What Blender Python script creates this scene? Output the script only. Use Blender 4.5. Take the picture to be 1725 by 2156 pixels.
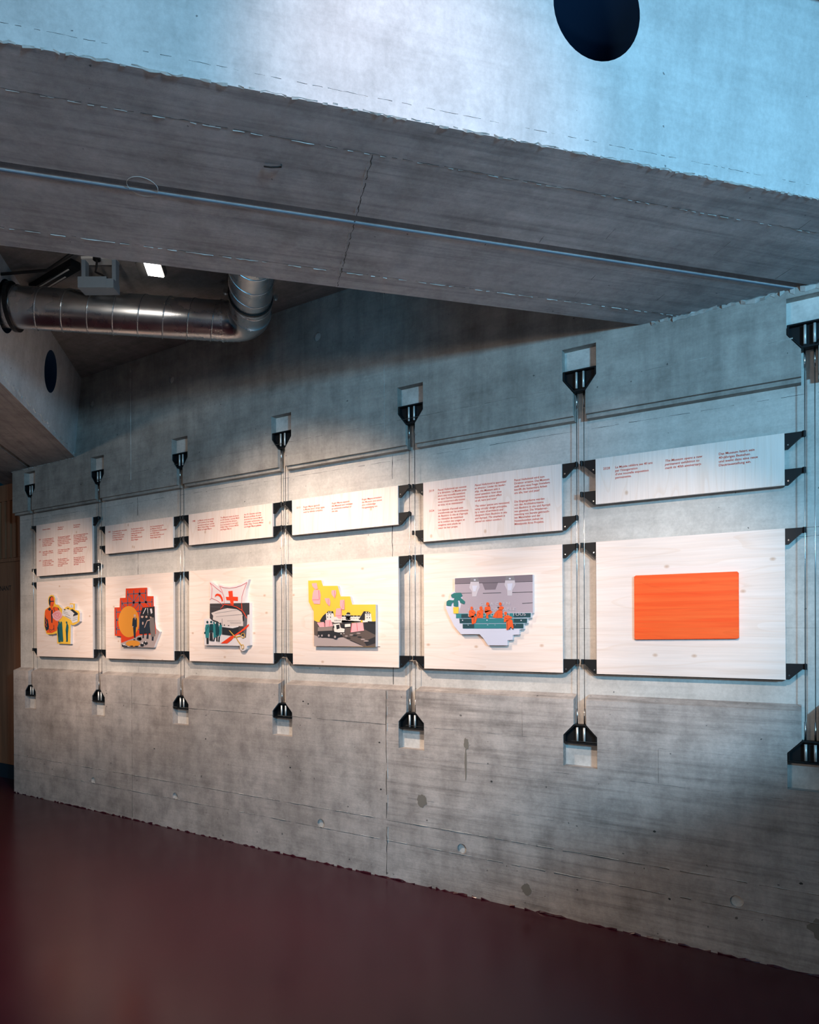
import bpy, bmesh, math, random
from mathutils import Vector, Matrix
from mathutils.geometry import tessellate_polygon

S = bpy.context.scene
C = S.collection
for o in list(bpy.data.objects):
    bpy.data.objects.remove(o)

# ---------------------------------------------------------------- camera
W_PX, H_PX = 1725, 2156
F_PX, YAW, ROLL, Y_HOR = 1363.9, 0.5364, -0.0058, 1320.6
cam_d = bpy.data.cameras.new('camera')
cam_d.sensor_fit = 'VERTICAL'
cam_d.sensor_height = 36.0
cam_d.lens = 36.0 * F_PX / H_PX
cam_d.shift_y = (Y_HOR - H_PX / 2) / H_PX
cam = bpy.data.objects.new('camera', cam_d)
C.objects.link(cam)
rgt = Vector((math.cos(YAW), math.sin(YAW), 0)); fwd = Vector((-math.sin(YAW), math.cos(YAW), 0)); up = Vector((0, 0, 1))
cr, sr = math.cos(ROLL), math.sin(ROLL)
ax, ay, az = rgt * cr + up * sr, up * cr - rgt * sr, -fwd
M = Matrix((ax, ay, az)).transposed().to_4x4()
M.translation = Vector((0, -3.4801, 1.6))
cam.matrix_world = M
S.camera = cam

# ---------------------------------------------------------------- world, lamps, added fills, exposure
S.view_settings.view_transform = 'Standard'
S.view_settings.look = 'None'
S.view_settings.gamma = 1.0
S.view_settings.use_curve_mapping = False
S.view_settings.exposure = -0.3
w = bpy.data.worlds.new('world'); S.world = w
w.use_nodes = True
bg = w.node_tree.nodes['Background']
bg.inputs[0].default_value = (0.0, 0.17, 0.32, 1)
bg.inputs[1].default_value = 0.36

def light(name, kind, loc, target, energy, col, **kw):
    d = bpy.data.lights.new(name, kind)
    d.energy = energy; d.color = col
    for k, v in kw.items():
        setattr(d, k, v)
    o = bpy.data.objects.new(name, d); C.objects.link(o)
    o.location = loc
    o.rotation_euler = (Vector(target) - Vector(loc)).to_track_quat('-Z', 'Y').to_euler()
    return o

WARM = (1.0, 0.76, 0.58)
COOL = (0.24, 0.66, 1.0)
# floodlight on the far face of the big beam (its housing is built further down)
light('flood_glow', 'SPOT', (-2.50, -1.50, 3.18), (-3.15, 0.0, 0.75), 340, WARM, spot_size=math.radians(106), spot_blend=0.8, shadow_soft_size=0.03)
light('bay_spot', 'SPOT', (-2.80, -1.90, 3.46), (-3.71, -0.885, 3.59), 17, (1.0, 0.92, 0.84), spot_size=math.radians(42), spot_blend=0.8, shadow_soft_size=0.07)
# broad room light far behind the camera: the beams cut its upper edge on the wall of the bay
light('room_light', 'AREA', (-2.76, -7.35, 2.55), (-2.6, 0.0, 1.6), 66, (1.0, 0.80, 0.64), shape='RECTANGLE', size=1.1, size_y=0.35)
# added fill with no fixture behind it, lifting the beam soffit from below
light('soffit_fill', 'SPOT', (0.25, -3.5, 0.75), (-1.15, -1.45, 3.15), 50, (0.80, 0.86, 1.0), spot_size=math.radians(84), spot_blend=0.9, shadow_soft_size=0.10)
# gallery spots behind the camera
for gx, tx, tz, ge, ga in ((-5.0, -5.80, 1.62, 350, 40), (-3.9, -4.70, 1.62, 280, 38), (-2.9, -3.65, 1.6, 110, 38), (-1.0, -1.60, 1.6, 200, 38), (-0.1, -0.62, 1.68, 385, 32)):
    light('gallery_spot', 'SPOT', (gx, -2.75, 3.10), (tx, 0.0, tz), ge, (1.0, 0.76, 0.60), spot_size=math.radians(ga), spot_blend=0.9, shadow_soft_size=0.03)
# added teal fill, out of sight behind the beam, to colour the dark bay
light('bay_tint_fill', 'SPOT', (-2.05, -1.27, 3.40), (-3.3, 0.0, 3.45), 9, (0.03, 0.50, 0.92), spot_size=math.radians(132), spot_blend=0.7, shadow_soft_size=0.14)
light('beam_spot', 'SPOT', (-0.25, -3.1, 3.62), (-1.0, -1.77, 3.24), 105, (1.0, 0.66, 0.58), spot_size=math.radians(48), spot_blend=1.0, shadow_soft_size=0.06)
light('partition_fill', 'SPOT', (-8.6, -2.6, 3.0), (-7.4, 0.3, 1.6), 18, (1.0, 0.70, 0.46), spot_size=math.radians(70), spot_blend=0.9, shadow_soft_size=0.05)  # added warm fill to brighten the timber partition, no known lamp there
# daylight from the glazed side on the right
light('daylight', 'AREA', (2.9, -4.1, 2.62), (0.2, -0.2, 2.0), 285, COOL, shape='RECTANGLE', size=0.5, size_y=0.35)
PRINTS = [
 ('white', 'yellow', '-147,222 -175,217 -197,201 -204,176 -201,143 -183,114 -212,103 -252,89 -261,62 -271,5 -271,-70 -247,-115 -240,-136 -215,-145 -136,-145 -73,-134 -63,-160 -63,-229 142,-233 146,-56 181,-62 221,-55 281,-28 285,45 269,65 212,76 213,132 137,137 134,100 102,110 61,97 20,86 -22,111 -35,123 -84,132 -95,149 -94,190 -112,213', [
  ('printed_suit', 'orange', '-212,98 -256,75 -262,13 -263,-66 -243,-107 -229,-120 -236,-130 -150,-134 -66,-110 -44,-39 -22,42 -50,103 -98,112 -134,101 -176,110'),
  ('printed_head', 'orange', '-147,208 -179,192 -187,159 -176,126 -155,105 -134,103 -116,125 -106,153 -112,190 -129,205'),
  ('printed_shading', 'navy', '-147,211 -179,202 -194,172 -189,135 -173,112 -163,159 -167,188 -153,203 -133,202 -115,188 -126,205|-252,33 -235,8 -213,-8 -192,-74 -203,-99 -236,-113 -258,-74 -262,-16|-155,81 -134,83 -130,44 -137,-38 -153,-38 -159,44|-212,90 -176,108 -154,85 -184,73|-166,166 -111,167 -112,159 -163,156|-149,129 -125,129 -127,125 -148,126|-53,103 -39,99 -22,74 -32,73|-116,113 -113,84 -106,84 -109,113|-113,83 -81,42 -75,44 -106,85|-223,-84 -152,-109 -148,-106 -219,-81|-148,-109 -113,-93 -117,-90 -152,-106|-209,-96 -167,-125 -162,-123 -205,-94|-117,-59 -114,-108 -108,-107 -111,-58'),
  ('printed_cuff', 'orange', '-252,20 -234,3 -228,5 -246,22|-234,5 -249,-16 -242,-17 -228,3|-249,-17 -231,-38 -225,-36 -242,-15|-231,-36 -249,-52 -243,-55 -225,-38|-249,-54 -231,-75 -225,-73 -243,-53'),
  ('printed_flower', 'pink', '-142,42 -78,71 -29,77 5,54 26,25 12,9 -44,-23 -79,-18 -128,7'),
  ('printed_petals', 'rose', '-38,37 -40,31 -35,30 -32,36|-40,31 -46,27 -42,24 -35,29|-45,27 -55,24 -52,22 -43,24|-53,25 -64,25 -64,22 -53,21|-63,25 -72,27 -75,24 -65,22|-71,27 -78,32 -82,30 -76,25|-77,31 -80,37 -85,37 -83,31|-80,36 -77,42 -83,43 -85,37|-78,42 -71,46 -75,49 -82,44|-72,46 -63,49 -65,52 -75,49|-64,48 -53,48 -53,51 -64,52|-54,48 -45,46 -43,49 -52,51|-46,46 -39,41 -35,43 -42,48|-40,42 -38,36 -32,36 -35,42|-9,30 -14,18 -10,17 -5,29|-14,18 -28,9 -25,7 -11,17|-27,9 -47,4 -46,1 -25,7|-46,4 -69,4 -69,2 -46,1|-68,4 -88,10 -90,7 -70,2|-87,9 -101,19 -104,18 -91,8|-101,19 -106,31 -110,31 -105,18|-106,31 -101,43 -105,44 -110,31|-101,43 -87,52 -90,54 -104,44|-88,52 -67,57 -69,59 -89,54|-68,57 -46,57 -46,59 -68,59|-47,57 -27,51 -25,53 -45,59|-27,51 -14,41 -10,43 -24,53|-14,42 -9,29 -5,30 -10,42|-134,39 -78,46 -79,48 -135,41|-44,17 5,12 5,14 -43,19'),
  ('printed_building', 'white', '23,82 40,91 156,75 182,79 262,44 255,-29 181,-43 155,-13 74,16 19,29|141,126 193,125 193,96 141,97'),
  ('printed_roof', 'ink', '142,77 182,83 263,44 258,30 188,17 195,35 212,42 162,69|47,85 78,83 74,75 50,75|98,95 123,93 123,84 102,86'),
  ('printed_windows', 'grey', '39,64 114,45 116,47 41,67|35,52 141,22 143,25 37,54|69,21 153,-4 156,-1 72,25|192,8 252,19 251,21 191,10|186,-6 252,5 251,8 184,-4|182,-22 249,-11 247,-8 181,-19|161,113 177,113 177,108 161,109'),
  ('printed_figures', 'teal', '-29,-23 -43,-33 -37,-47 -55,-79 -52,-132 -39,-217 -8,-217 -2,-185 3,-213 34,-209 26,-128 21,-72 15,-31 1,-25 -8,-39 -15,-53 -19,-31|83,-25 77,-40 90,-50 74,-108 79,-128 87,-192 77,-211 105,-211 107,-140 117,-80 110,-56 99,-48 100,-31'),
  ('printed_shadow', 'tealdark', '-51,-79 -31,-83 -24,-160 -39,-185|-11,-80 1,-116 6,-116 -6,-79|-16,-132 -7,-185 -1,-184 -11,-132|78,-112 93,-116 95,-200 85,-200'),
 ]),
 ('white', 'vermilion', '-125,242 152,240 153,170 230,168 232,84 243,83 245,-30 257,-94 301,-123 226,-252 -190,-250 -195,-160 -278,-156 -280,86 -209,86 -205,165 -128,165', [
  ('printed_lattice', 'steel', '-107,224 -108,94 -97,94 -96,224|-27,225 -28,89 -17,89 -15,225|48,226 45,-110 56,-110 59,225|128,226 127,112 138,112 139,226|-185,143 -185,66 -174,65 -173,143|205,149 204,87 215,87 216,149|-261,74 -263,-143 -251,-143 -249,74|-101,190 136,191 136,199 -102,198|-179,115 215,117 215,125 -179,124|-254,41 90,43 89,52 -255,49|-255,-29 -222,-27 -223,-19 -256,-20|-256,-108 48,-107 48,-99 -256,-99|-103,189 -28,124 -21,127 -95,192|-18,124 57,187 49,191 -26,127|49,188 129,117 137,120 57,191|-183,118 -149,87 -141,90 -175,121|2,67 56,112 49,116 -6,71|53,112 96,69 104,72 61,115|132,117 172,83 179,87 139,120|-26,124 -52,91 -44,88 -18,121|-252,-101 -225,-81 -232,-77 -260,-97|-251,-29 -227,-6 -235,-3 -259,-26|-7,122 -8,117 -12,114 -19,112 -25,113 -32,115 -36,118 -37,123 -36,127 -32,130 -25,132 -18,132 -12,130 -8,126|69,118 67,114 63,111 57,109 50,109 44,111 40,115 38,119 40,123 44,127 50,128 57,128 63,126 68,123|150,121 149,117 145,114 139,112 132,112 126,114 122,118 120,122 122,126 126,129 132,131 139,131 145,129 149,125|68,192 67,188 62,185 56,183 49,183 43,185 39,189 38,193 39,197 43,201 50,202 56,202 62,200 67,196'),
  ('printed_disc', 'amber', '47,-39 42,-73 28,-104 7,-131 -21,-152 -54,-165 -89,-169 -125,-165 -158,-152 -187,-131 -209,-103 -222,-71 -227,-36 -222,-2 -207,30 -185,57 -156,78 -123,90 -87,94 -52,89 -19,75 8,54 29,26 42,-5'),
  ('printed_photo', 'ink', '90,77 242,83 247,-30 249,-142 173,-136 57,-143 47,-136 62,22'),
  ('printed_pavement', 'mauve', '-190,-217 -20,-176 47,-152 257,-142 257,-95 301,-123 226,-252 -189,-250'),
  ('printed_streaks', 'paper', '130,73 94,24 102,24 141,73|154,72 159,17 163,17 161,72|185,65 209,68 217,32 199,23'),
  ('printed_coats', 'navy', '76,-10 59,-18 50,-136 88,-143 118,-136 120,-28 97,-8|124,-22 177,-19 183,-133 128,-136|93,-139 109,-139 109,-175 88,-177|148,-136 169,-136 166,-182 138,-180|207,-162 232,-162 228,-197 205,-194'),
  ('printed_coat', 'greycoat', '194,-3 233,-7 250,-78 252,-159 198,-165 183,-78 184,-19'),
  ('printed_faces', 'skin', '105,1 104,-3 99,-7 93,-9 85,-9 79,-7 75,-3 73,2 75,6 79,10 86,12 93,12 99,10 104,6|156,0 155,-4 151,-7 145,-9 139,-9 134,-7 130,-4 128,0 130,4 134,7 139,9 146,9 151,7 155,4|207,0 206,-4 203,-8 199,-9 194,-9 190,-7 187,-4 186,0 187,4 190,8 194,10 199,10 203,8 206,4|114,-87 149,-29 184,-22 184,-31 154,-35 119,-90|105,-53 104,-58 102,-63 98,-65 94,-65 90,-63 88,-58 87,-52 88,-47 91,-42 94,-40 98,-40 102,-42 104,-47'),
  ('printed_hats', 'ink', '164,25 161,21 154,18 145,17 134,17 125,19 118,22 116,26 118,29 125,32 134,34 145,33 155,32 161,29|219,8 218,4 213,1 205,-1 198,-1 190,1 185,4 184,8 186,12 191,15 198,17 206,17 213,15 218,12|104,14 102,12 97,9 91,8 83,8 76,10 71,12 70,15 71,18 76,20 83,21 91,21 97,20 102,17'),
  ('printed_suit', 'navy', '-15,-2 -32,-13 -40,-73 -29,-86 -18,-169 1,-176 5,-123 8,-86 20,-77 20,-14 6,-1'),
  ('printed_head', 'skin', '8,12 7,8 3,4 -2,2 -8,2 -13,5 -17,8 -18,13 -17,17 -13,21 -8,23 -2,23 3,21 7,17|-10,-1 2,-25 5,-1|-24,-80 -24,-82 -26,-84 -29,-85 -31,-85 -34,-84 -36,-82 -36,-80 -36,-77 -34,-76 -31,-75 -29,-75 -26,-76 -24,-77'),
  ('printed_medallion', 'amber', '62,-220 57,-228 44,-235 24,-241 -2,-245 -30,-247 -59,-246 -85,-242 -106,-237 -119,-229 -124,-221 -119,-213 -106,-205 -85,-199 -59,-195 -30,-194 -1,-195 24,-199 45,-204 57,-212'),
  ('printed_flowers', 'ink', '83,-182 80,-188 72,-193 59,-196 45,-196 32,-193 24,-188 20,-182 24,-176 32,-171 45,-168 59,-168 72,-171 80,-176|111,-232 109,-238 102,-243 92,-245 82,-245 72,-243 65,-239 63,-233 65,-227 72,-223 82,-220 93,-220 102,-222 109,-227|159,-216 156,-223 148,-228 136,-231 123,-231 112,-228 104,-223 101,-216 104,-209 112,-204 124,-201 137,-201 148,-204 156,-209|-136,-240 -138,-243 -145,-247 -155,-248 -167,-248 -177,-247 -184,-244 -187,-240 -184,-236 -177,-233 -167,-231 -155,-231 -145,-233 -138,-236|-100,-245 -102,-247 -107,-249 -115,-249 -123,-249 -131,-249 -136,-247 -138,-246 -136,-244 -131,-242 -123,-242 -115,-242 -107,-242 -102,-244|-25,-242 -27,-244 -33,-246 -41,-247 -51,-247 -59,-246 -65,-244 -67,-242 -65,-240 -59,-239 -51,-238 -41,-238 -33,-238 -27,-240|41,-243 39,-245 32,-247 21,-248 10,-248 0,-247 -7,-245 -10,-243 -7,-241 0,-240 10,-239 22,-239 32,-239 39,-241|1,-189 0,-191 -4,-192 -9,-193 -15,-193 -20,-193 -24,-191 -25,-189 -24,-187 -20,-185 -15,-184 -9,-184 -4,-185 0,-187|34,-179 78,-162 70,-195'),
  ('printed_petals', 'paper', '105,-217 104,-220 101,-222 96,-224 90,-224 86,-222 82,-220 81,-217 82,-214 86,-212 91,-211 96,-211 101,-212 104,-214|143,-204 142,-207 139,-209 135,-210 131,-210 128,-209 125,-207 125,-205 125,-202 128,-200 132,-199 136,-199 139,-200 142,-202|-132,-230 -134,-233 -138,-236 -144,-237 -151,-237 -158,-236 -162,-233 -164,-231 -162,-228 -158,-225 -151,-224 -144,-224 -138,-225 -133,-227|-82,-245 -83,-246 -86,-247 -90,-248 -95,-248 -99,-247 -102,-247 -103,-245 -102,-244 -99,-243 -95,-243 -90,-243 -86,-243 -83,-244|68,-238 67,-239 64,-241 59,-242 54,-242 50,-241 47,-240 45,-238 47,-236 50,-235 54,-234 59,-234 64,-235 67,-236|-175,-242 -176,-244 -178,-246 -181,-248 -184,-248 -187,-247 -189,-244 -190,-242 -189,-239 -187,-237 -184,-236 -181,-236 -178,-237 -176,-239|124,-227 124,-229 122,-231 119,-232 116,-232 113,-231 111,-229 110,-228 111,-226 113,-224 116,-223 119,-223 122,-224 124,-225'),
 ]),
 ('white', 'paper', '-175,264 -130,242 -90,221 -82,239 -30,221 38,215 106,221 163,236 211,258 229,258 220,239 201,192 191,123 187,89 237,88 238,2 237,-223 204,-230 202,-248 183,-264 159,-266 139,-252 133,-228 -241,-228 -244,-25 -180,-22 -179,91 -177,119', [
  ('printed_photo', 'darkgrey', '-179,91 233,87 233,2 213,-1 198,-169 122,-142 -48,-142 -47,-74 -147,-42 -180,-21'),
  ('printed_room', 'blush', '-164,19 -81,39 8,53 105,43 152,21 171,-14 170,-83 -47,-80 -92,-46 -147,-31 -142,-3'),
  ('printed_pillar', 'grey', '166,-7 209,-11 204,-49 199,-168 174,-165 175,-48'),
  ('printed_lines', 'grey', '-121,14 148,39 147,41 -122,16|-112,-11 162,2 161,5 -112,-9|-49,-25 -49,-78 -45,-78 -45,-25|7,-44 147,-40 147,-39 7,-42|36,-55 152,-54 152,-52 36,-53|41,-64 149,-63 149,-61 41,-62|-179,68 -27,58 -26,60 -179,71'),
  ('printed_shelf', 'ink', '-48,-90 65,-100 125,-88 125,-145 55,-155 -48,-145|164,-9 180,-5 182,-45 168,-48|-17,-75 -17,-77 -19,-79 -21,-80 -24,-80 -26,-79 -28,-77 -29,-75 -28,-72 -26,-70 -24,-69 -21,-69 -19,-70 -17,-72|29,-80 28,-83 26,-85 23,-86 20,-86 16,-85 14,-83 14,-80 14,-77 17,-75 20,-74 23,-74 26,-75 28,-77|-41,81 57,80 133,56 105,46 8,54'),
  ('printed_counter', 'paper', '-47,-81 123,-82 124,-88 65,-98 -48,-88'),
  ('printed_emblem', 'red', '-121,137 -118,153 -110,162 -90,165 -60,157 -41,133 -35,112 -47,99 -51,116 -66,138 -88,149 -108,146|21,179 65,181 69,137 120,134 119,103 74,107 76,74 45,79 38,110 3,113 -6,138 28,137'),
  ('printed_ribbon', 'red', '-63,-212 -14,-187 40,-159 84,-147 142,-119 199,-85 229,-66 229,-80 198,-104 151,-128 84,-159 50,-187 6,-211|-22,79 42,73 43,78 -21,84|41,73 104,58 106,62 43,77|103,58 165,29 168,33 107,62|164,30 187,2 193,4 169,32|187,2 206,-26 212,-24 193,4|-23,83 -36,73 -32,70 -20,81|-36,73 -63,50 -60,48 -32,70|155,83 159,38 165,38 160,83'),
  ('printed_outline', 'rose', '-70,220 -31,208 -30,210 -69,222|-30,207 38,200 38,202 -30,210|38,200 106,204 106,207 38,202|106,204 164,218 163,220 105,207|164,218 214,236 212,239 162,220|-71,220 -47,186 -44,187 -68,221|-47,186 -28,143 -24,144 -44,187|-28,143 -21,87 -17,87 -24,144|211,238 180,183 183,182 214,237|180,182 161,138 164,137 183,182|161,138 156,85 159,84 164,138|-171,249 -111,209 -109,211 -169,250|-111,209 -46,171 -44,173 -109,211|-172,249 -152,211 -149,212 -168,250|-152,211 -158,133 -154,133 -148,211|-175,118 -155,132 -157,134 -178,120|-157,132 -91,109 -90,111 -155,134|-92,109 -35,76 -33,78 -90,111'),
  ('printed_figures', 'tealmid', '-221,-70 -185,-66 -179,-99 -189,-170 -222,-170 -229,-98|-145,-81 -132,-56 -97,-74 -93,-163 -138,-170|-75,-78 -60,-60 -47,-78 -50,-134 -73,-166 -85,-117|-123,-55 -124,-59 -127,-62 -130,-64 -134,-64 -138,-62 -140,-59 -141,-55 -140,-52 -138,-49 -134,-47 -130,-47 -126,-49 -124,-52'),
  ('printed_coats', 'tealdark', '-192,-50 -193,-55 -196,-58 -201,-60 -206,-60 -210,-58 -213,-54 -214,-50 -213,-46 -210,-42 -206,-40 -201,-40 -196,-42 -193,-46|-150,-50 -151,-54 -155,-57 -159,-58 -164,-58 -168,-57 -172,-53 -173,-49 -171,-45 -168,-42 -164,-40 -159,-40 -154,-42 -151,-45|-180,-66 -142,-63 -138,-127 -181,-131|-117,-70 -102,-46 -82,-67 -73,-117 -82,-159 -113,-152|-53,-64 -54,-68 -56,-71 -60,-73 -63,-73 -66,-71 -68,-68 -69,-64 -68,-60 -66,-57 -63,-55 -59,-55 -56,-57 -54,-60|-190,-76 -232,-126 -228,-128 -186,-78|-222,-132 -223,-136 -226,-139 -229,-140 -232,-140 -236,-139 -238,-136 -239,-132 -238,-129 -236,-126 -232,-125 -229,-125 -225,-126 -223,-129'),
  ('printed_legs', 'ink', '-214,-172 -189,-172 -190,-217 -212,-217|-177,-131 -148,-131 -143,-195 -159,-194 -181,-190|-133,-170 -121,-170 -131,-195 -143,-195|-108,-159 -93,-159 -92,-198 -108,-195|-82,-161 -68,-161 -73,-201 -87,-198|-147,-120 -148,-124 -153,-127 -159,-128 -166,-128 -172,-127 -176,-124 -177,-120 -176,-116 -171,-113 -165,-112 -159,-112 -153,-113 -148,-116'),
  ('printed_scissors', 'gold', '25,-112 36,-114 98,-162 89,-166|80,-169 104,-166 102,-158 78,-162|104,-166 147,-159 145,-151 102,-158|186,-152 184,-159 191,-160 193,-153|184,-158 179,-164 185,-167 191,-161|180,-163 173,-167 177,-171 184,-168|175,-166 166,-166 166,-172 175,-172|168,-167 161,-163 157,-168 164,-171|162,-164 157,-158 150,-161 156,-167|157,-159 155,-152 148,-153 150,-160|155,-153 157,-145 150,-144 148,-152|157,-146 162,-140 156,-137 150,-143|161,-141 169,-138 165,-133 157,-136|167,-138 175,-138 175,-133 167,-133|173,-138 181,-141 184,-136 177,-133|179,-140 185,-146 191,-143 186,-137|184,-145 186,-153 193,-152 191,-144|99,-169 118,-195 126,-192 107,-166|118,-195 151,-228 159,-224 126,-191|176,-234 175,-241 181,-241 183,-234|175,-240 172,-246 178,-248 181,-242|173,-245 168,-248 172,-252 177,-248|170,-247 164,-247 164,-252 170,-252|166,-248 162,-245 157,-249 162,-252|162,-246 159,-240 153,-242 156,-248|159,-241 158,-234 152,-235 153,-242|158,-235 159,-228 153,-227 152,-234|159,-228 163,-223 157,-221 153,-227|162,-224 167,-221 162,-217 157,-220|165,-221 170,-221 170,-216 165,-216|168,-221 173,-224 177,-220 172,-217|172,-223 175,-228 181,-226 178,-221|175,-228 176,-235 183,-234 182,-227'),
 ]),
 ('white', 'yellow', '-275,226 -163,225 -147,185 -24,182 1,110 78,108 95,53 280,50 278,-223 -226,-224 -229,17 -272,80', [
  ('printed_hillside', 'umber', '-227,-47 -193,-59 -132,-57 65,-67 189,-64 279,-58 278,-222 -226,-224'),
  ('printed_road', 'mauve', '-225,-147 -156,-167 20,-163 183,-222 -225,-223'),
  ('printed_mound', 'ink', '189,-68 279,-59 278,-146 219,-121 189,-107|188,-189 278,-157 278,-199 209,-218|82,-168 81,-171 76,-172 68,-173 61,-173 53,-172 48,-171 47,-168 48,-166 53,-164 61,-163 69,-163 76,-164 81,-166|136,-150 134,-153 127,-155 119,-156 109,-156 100,-155 94,-153 91,-150 94,-148 100,-146 109,-144 119,-144 127,-146 134,-148|171,-161 169,-163 164,-165 157,-166 149,-166 142,-165 137,-163 136,-161 137,-159 142,-157 149,-156 157,-156 164,-157 169,-159|77,-185 160,-213 163,-209 79,-180'),
  ('printed_rubble', 'mauve', '197,-175 195,-177 190,-178 183,-179 175,-179 168,-179 164,-177 162,-175 164,-173 169,-172 176,-171 183,-171 190,-172 195,-173|103,-146 101,-148 97,-149 91,-150 83,-150 77,-149 73,-148 71,-147 73,-145 77,-144 83,-143 91,-143 97,-144 101,-145|227,-186 225,-187 219,-188 210,-189 201,-189 192,-189 186,-187 184,-186 186,-184 192,-183 201,-182 210,-182 219,-183 225,-184|162,-136 160,-137 156,-138 149,-139 141,-139 134,-138 129,-137 127,-136 129,-134 134,-133 141,-132 149,-132 156,-133 160,-134|58,-154 57,-156 54,-157 49,-158 44,-158 39,-157 36,-156 35,-154 36,-152 39,-150 44,-150 49,-150 54,-150 57,-152'),
  ('printed_tree', 'ink', '-177,-54 -160,-31 -146,-16 -122,0 -118,-54 -132,-65'),
  ('printed_building', 'cream', '-122,0 -56,1 -51,-62 -118,-54|-53,-25 163,-24 163,-62 -53,-66|198,-6 245,-7 252,-61 180,-64 180,-50 200,-46|11,-48 163,-57 163,-64 7,-62|45,-8 81,-9 82,-49 45,-46'),
  ('printed_roof', 'ink', '-117,0 -103,15 -62,12 -50,-19 -61,-2|45,-10 57,3 77,1 82,-13|147,-47 189,8 229,5 245,-8 198,-8 196,-52|12,-16 163,-20 159,-27 11,-26'),
  ('printed_windows', 'grey', '-109,-3 -102,-4 -103,-14 -109,-14|-84,-4 -78,-4 -78,-14 -84,-14|-111,-22 -104,-22 -104,-32 -111,-32|-86,-22 -79,-22 -79,-33 -86,-33|212,-11 218,-11 218,-21 212,-21|229,-11 235,-11 235,-21 229,-21|212,-29 218,-29 218,-39 212,-39|231,-29 237,-30 237,-40 231,-39|18,-33 23,-33 23,-41 18,-41|36,-33 41,-34 41,-41 36,-41|54,-34 59,-34 59,-41 54,-41|72,-34 77,-34 77,-41 72,-41|90,-34 95,-34 94,-41 90,-41|108,-34 112,-34 112,-42 108,-42|126,-35 130,-35 130,-42 126,-42|143,-35 148,-35 148,-42 143,-42|-48,-45 -44,-45 -44,-55 -48,-55|-37,-45 -32,-45 -32,-55 -37,-55|-25,-46 -21,-46 -21,-55 -25,-55|-14,-46 -9,-46 -9,-55 -14,-55|-2,-46 2,-46 2,-55 -2,-55'),
  ('printed_dormers', 'cream', '-101,10 -92,10 -92,3 -101,3|-85,10 -74,10 -75,3 -85,3|205,3 213,3 213,-3 205,-3|222,2 230,2 230,-4 222,-4|30,-18 35,-18 35,-23 30,-23|106,-21 111,-21 111,-25 106,-25|132,-21 138,-21 138,-25 132,-25'),
  ('printed_shrubs', 'ink', '11,-62 92,-60 88,-72 29,-75|219,-57 245,-59 279,-59 279,-72 224,-68'),
  ('printed_chunks', 'pink', '-242,206 -199,207 -189,168 -211,164 -235,185|-223,162 -173,159 -164,126 -171,63 -223,66 -240,94 -233,139|-70,153 -37,153 -33,133 -45,98 -70,123 -74,138|-131,101 -91,101 -82,75 -89,45 -117,69|-1,86 35,87 34,21 12,24 -4,48|-34,30 10,33 11,-40 -16,-37 -41,-18|-127,-47 -80,-45 -60,-88 -127,-93|-197,-64 -141,-59 -133,-69 -132,-93 -174,-95|92,-69 182,-66 191,-118 85,-130'),
  ('printed_edges', 'rose', '-182,156 -179,93 -175,93 -178,156|-177,94 -238,94 -238,91 -177,91|-48,150 -48,104 -46,104 -45,150|-99,98 -104,54 -102,53 -97,98|6,29 3,-18 6,-18 9,29|5,-17 -39,-17 -39,-19 5,-20|132,-68 136,-121 140,-121 136,-68|87,-129 96,-71 92,-70 83,-128|-87,-48 -94,-87 -91,-88 -84,-49|-138,-65 -136,-91 -133,-91 -135,-65|27,80 20,29 22,29 29,80'),
  ('printed_dumper_bed', 'taupe', '-189,-94 -66,-91 -69,-117 -191,-121'),
  ('printed_chassis', 'ink', '-191,-121 -62,-118 -17,-125 22,-154 -49,-169 -192,-156'),
  ('printed_cab', 'cream', '-60,-75 -6,-70 3,-99 36,-106 34,-128 -17,-130 -49,-125|38,-75 83,-72 83,-92 38,-95|12,-139 12,-141 10,-142 7,-142 5,-142 2,-142 0,-141 0,-139 0,-138 2,-137 5,-136 8,-136 10,-137 12,-138|34,-137 34,-139 32,-139 31,-140 29,-140 27,-139 26,-139 25,-137 26,-136 27,-135 29,-135 31,-135 32,-135 34,-136'),
  ('printed_cab_window', 'ink', '-34,-81 -8,-78 -4,-103 -29,-110|4,-70 34,-81 38,-99 6,-95|-58,-84 -51,-83 -49,-102 -58,-102'),
  ('printed_wheels', 'ink', '-166,-149 -167,-154 -171,-159 -177,-162 -183,-162 -189,-159 -193,-155 -194,-149 -193,-143 -189,-138 -183,-136 -176,-136 -171,-138 -167,-143|-136,-148 -138,-154 -142,-159 -148,-161 -155,-161 -161,-159 -165,-154 -166,-148 -165,-141 -161,-136 -155,-134 -148,-134 -142,-136 -138,-141|-73,-147 -75,-155 -81,-162 -89,-165 -97,-166 -105,-162 -111,-155 -112,-147 -110,-138 -105,-132 -97,-128 -88,-128 -81,-132 -75,-138|-20,-156 -23,-164 -28,-171 -36,-175 -45,-175 -53,-171 -59,-164 -61,-156 -59,-148 -53,-141 -45,-137 -36,-137 -28,-141 -22,-148'),
  ('printed_hubs', 'mauve', '-176,-152 -176,-155 -178,-158 -181,-159 -184,-159 -186,-158 -188,-155 -189,-152 -188,-150 -186,-147 -184,-146 -181,-146 -178,-147 -176,-149|-147,-151 -147,-154 -149,-157 -152,-159 -155,-159 -158,-157 -160,-155 -161,-151 -160,-148 -158,-145 -155,-144 -152,-144 -149,-145 -147,-148|-87,-150 -88,-154 -90,-157 -93,-159 -97,-159 -100,-157 -103,-154 -104,-150 -103,-147 -100,-143 -97,-142 -93,-142 -90,-143 -88,-147|-35,-160 -36,-163 -38,-166 -42,-168 -45,-168 -49,-166 -51,-163 -52,-160 -51,-156 -49,-153 -45,-151 -42,-151 -38,-153 -36,-156'),
 ]),
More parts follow.
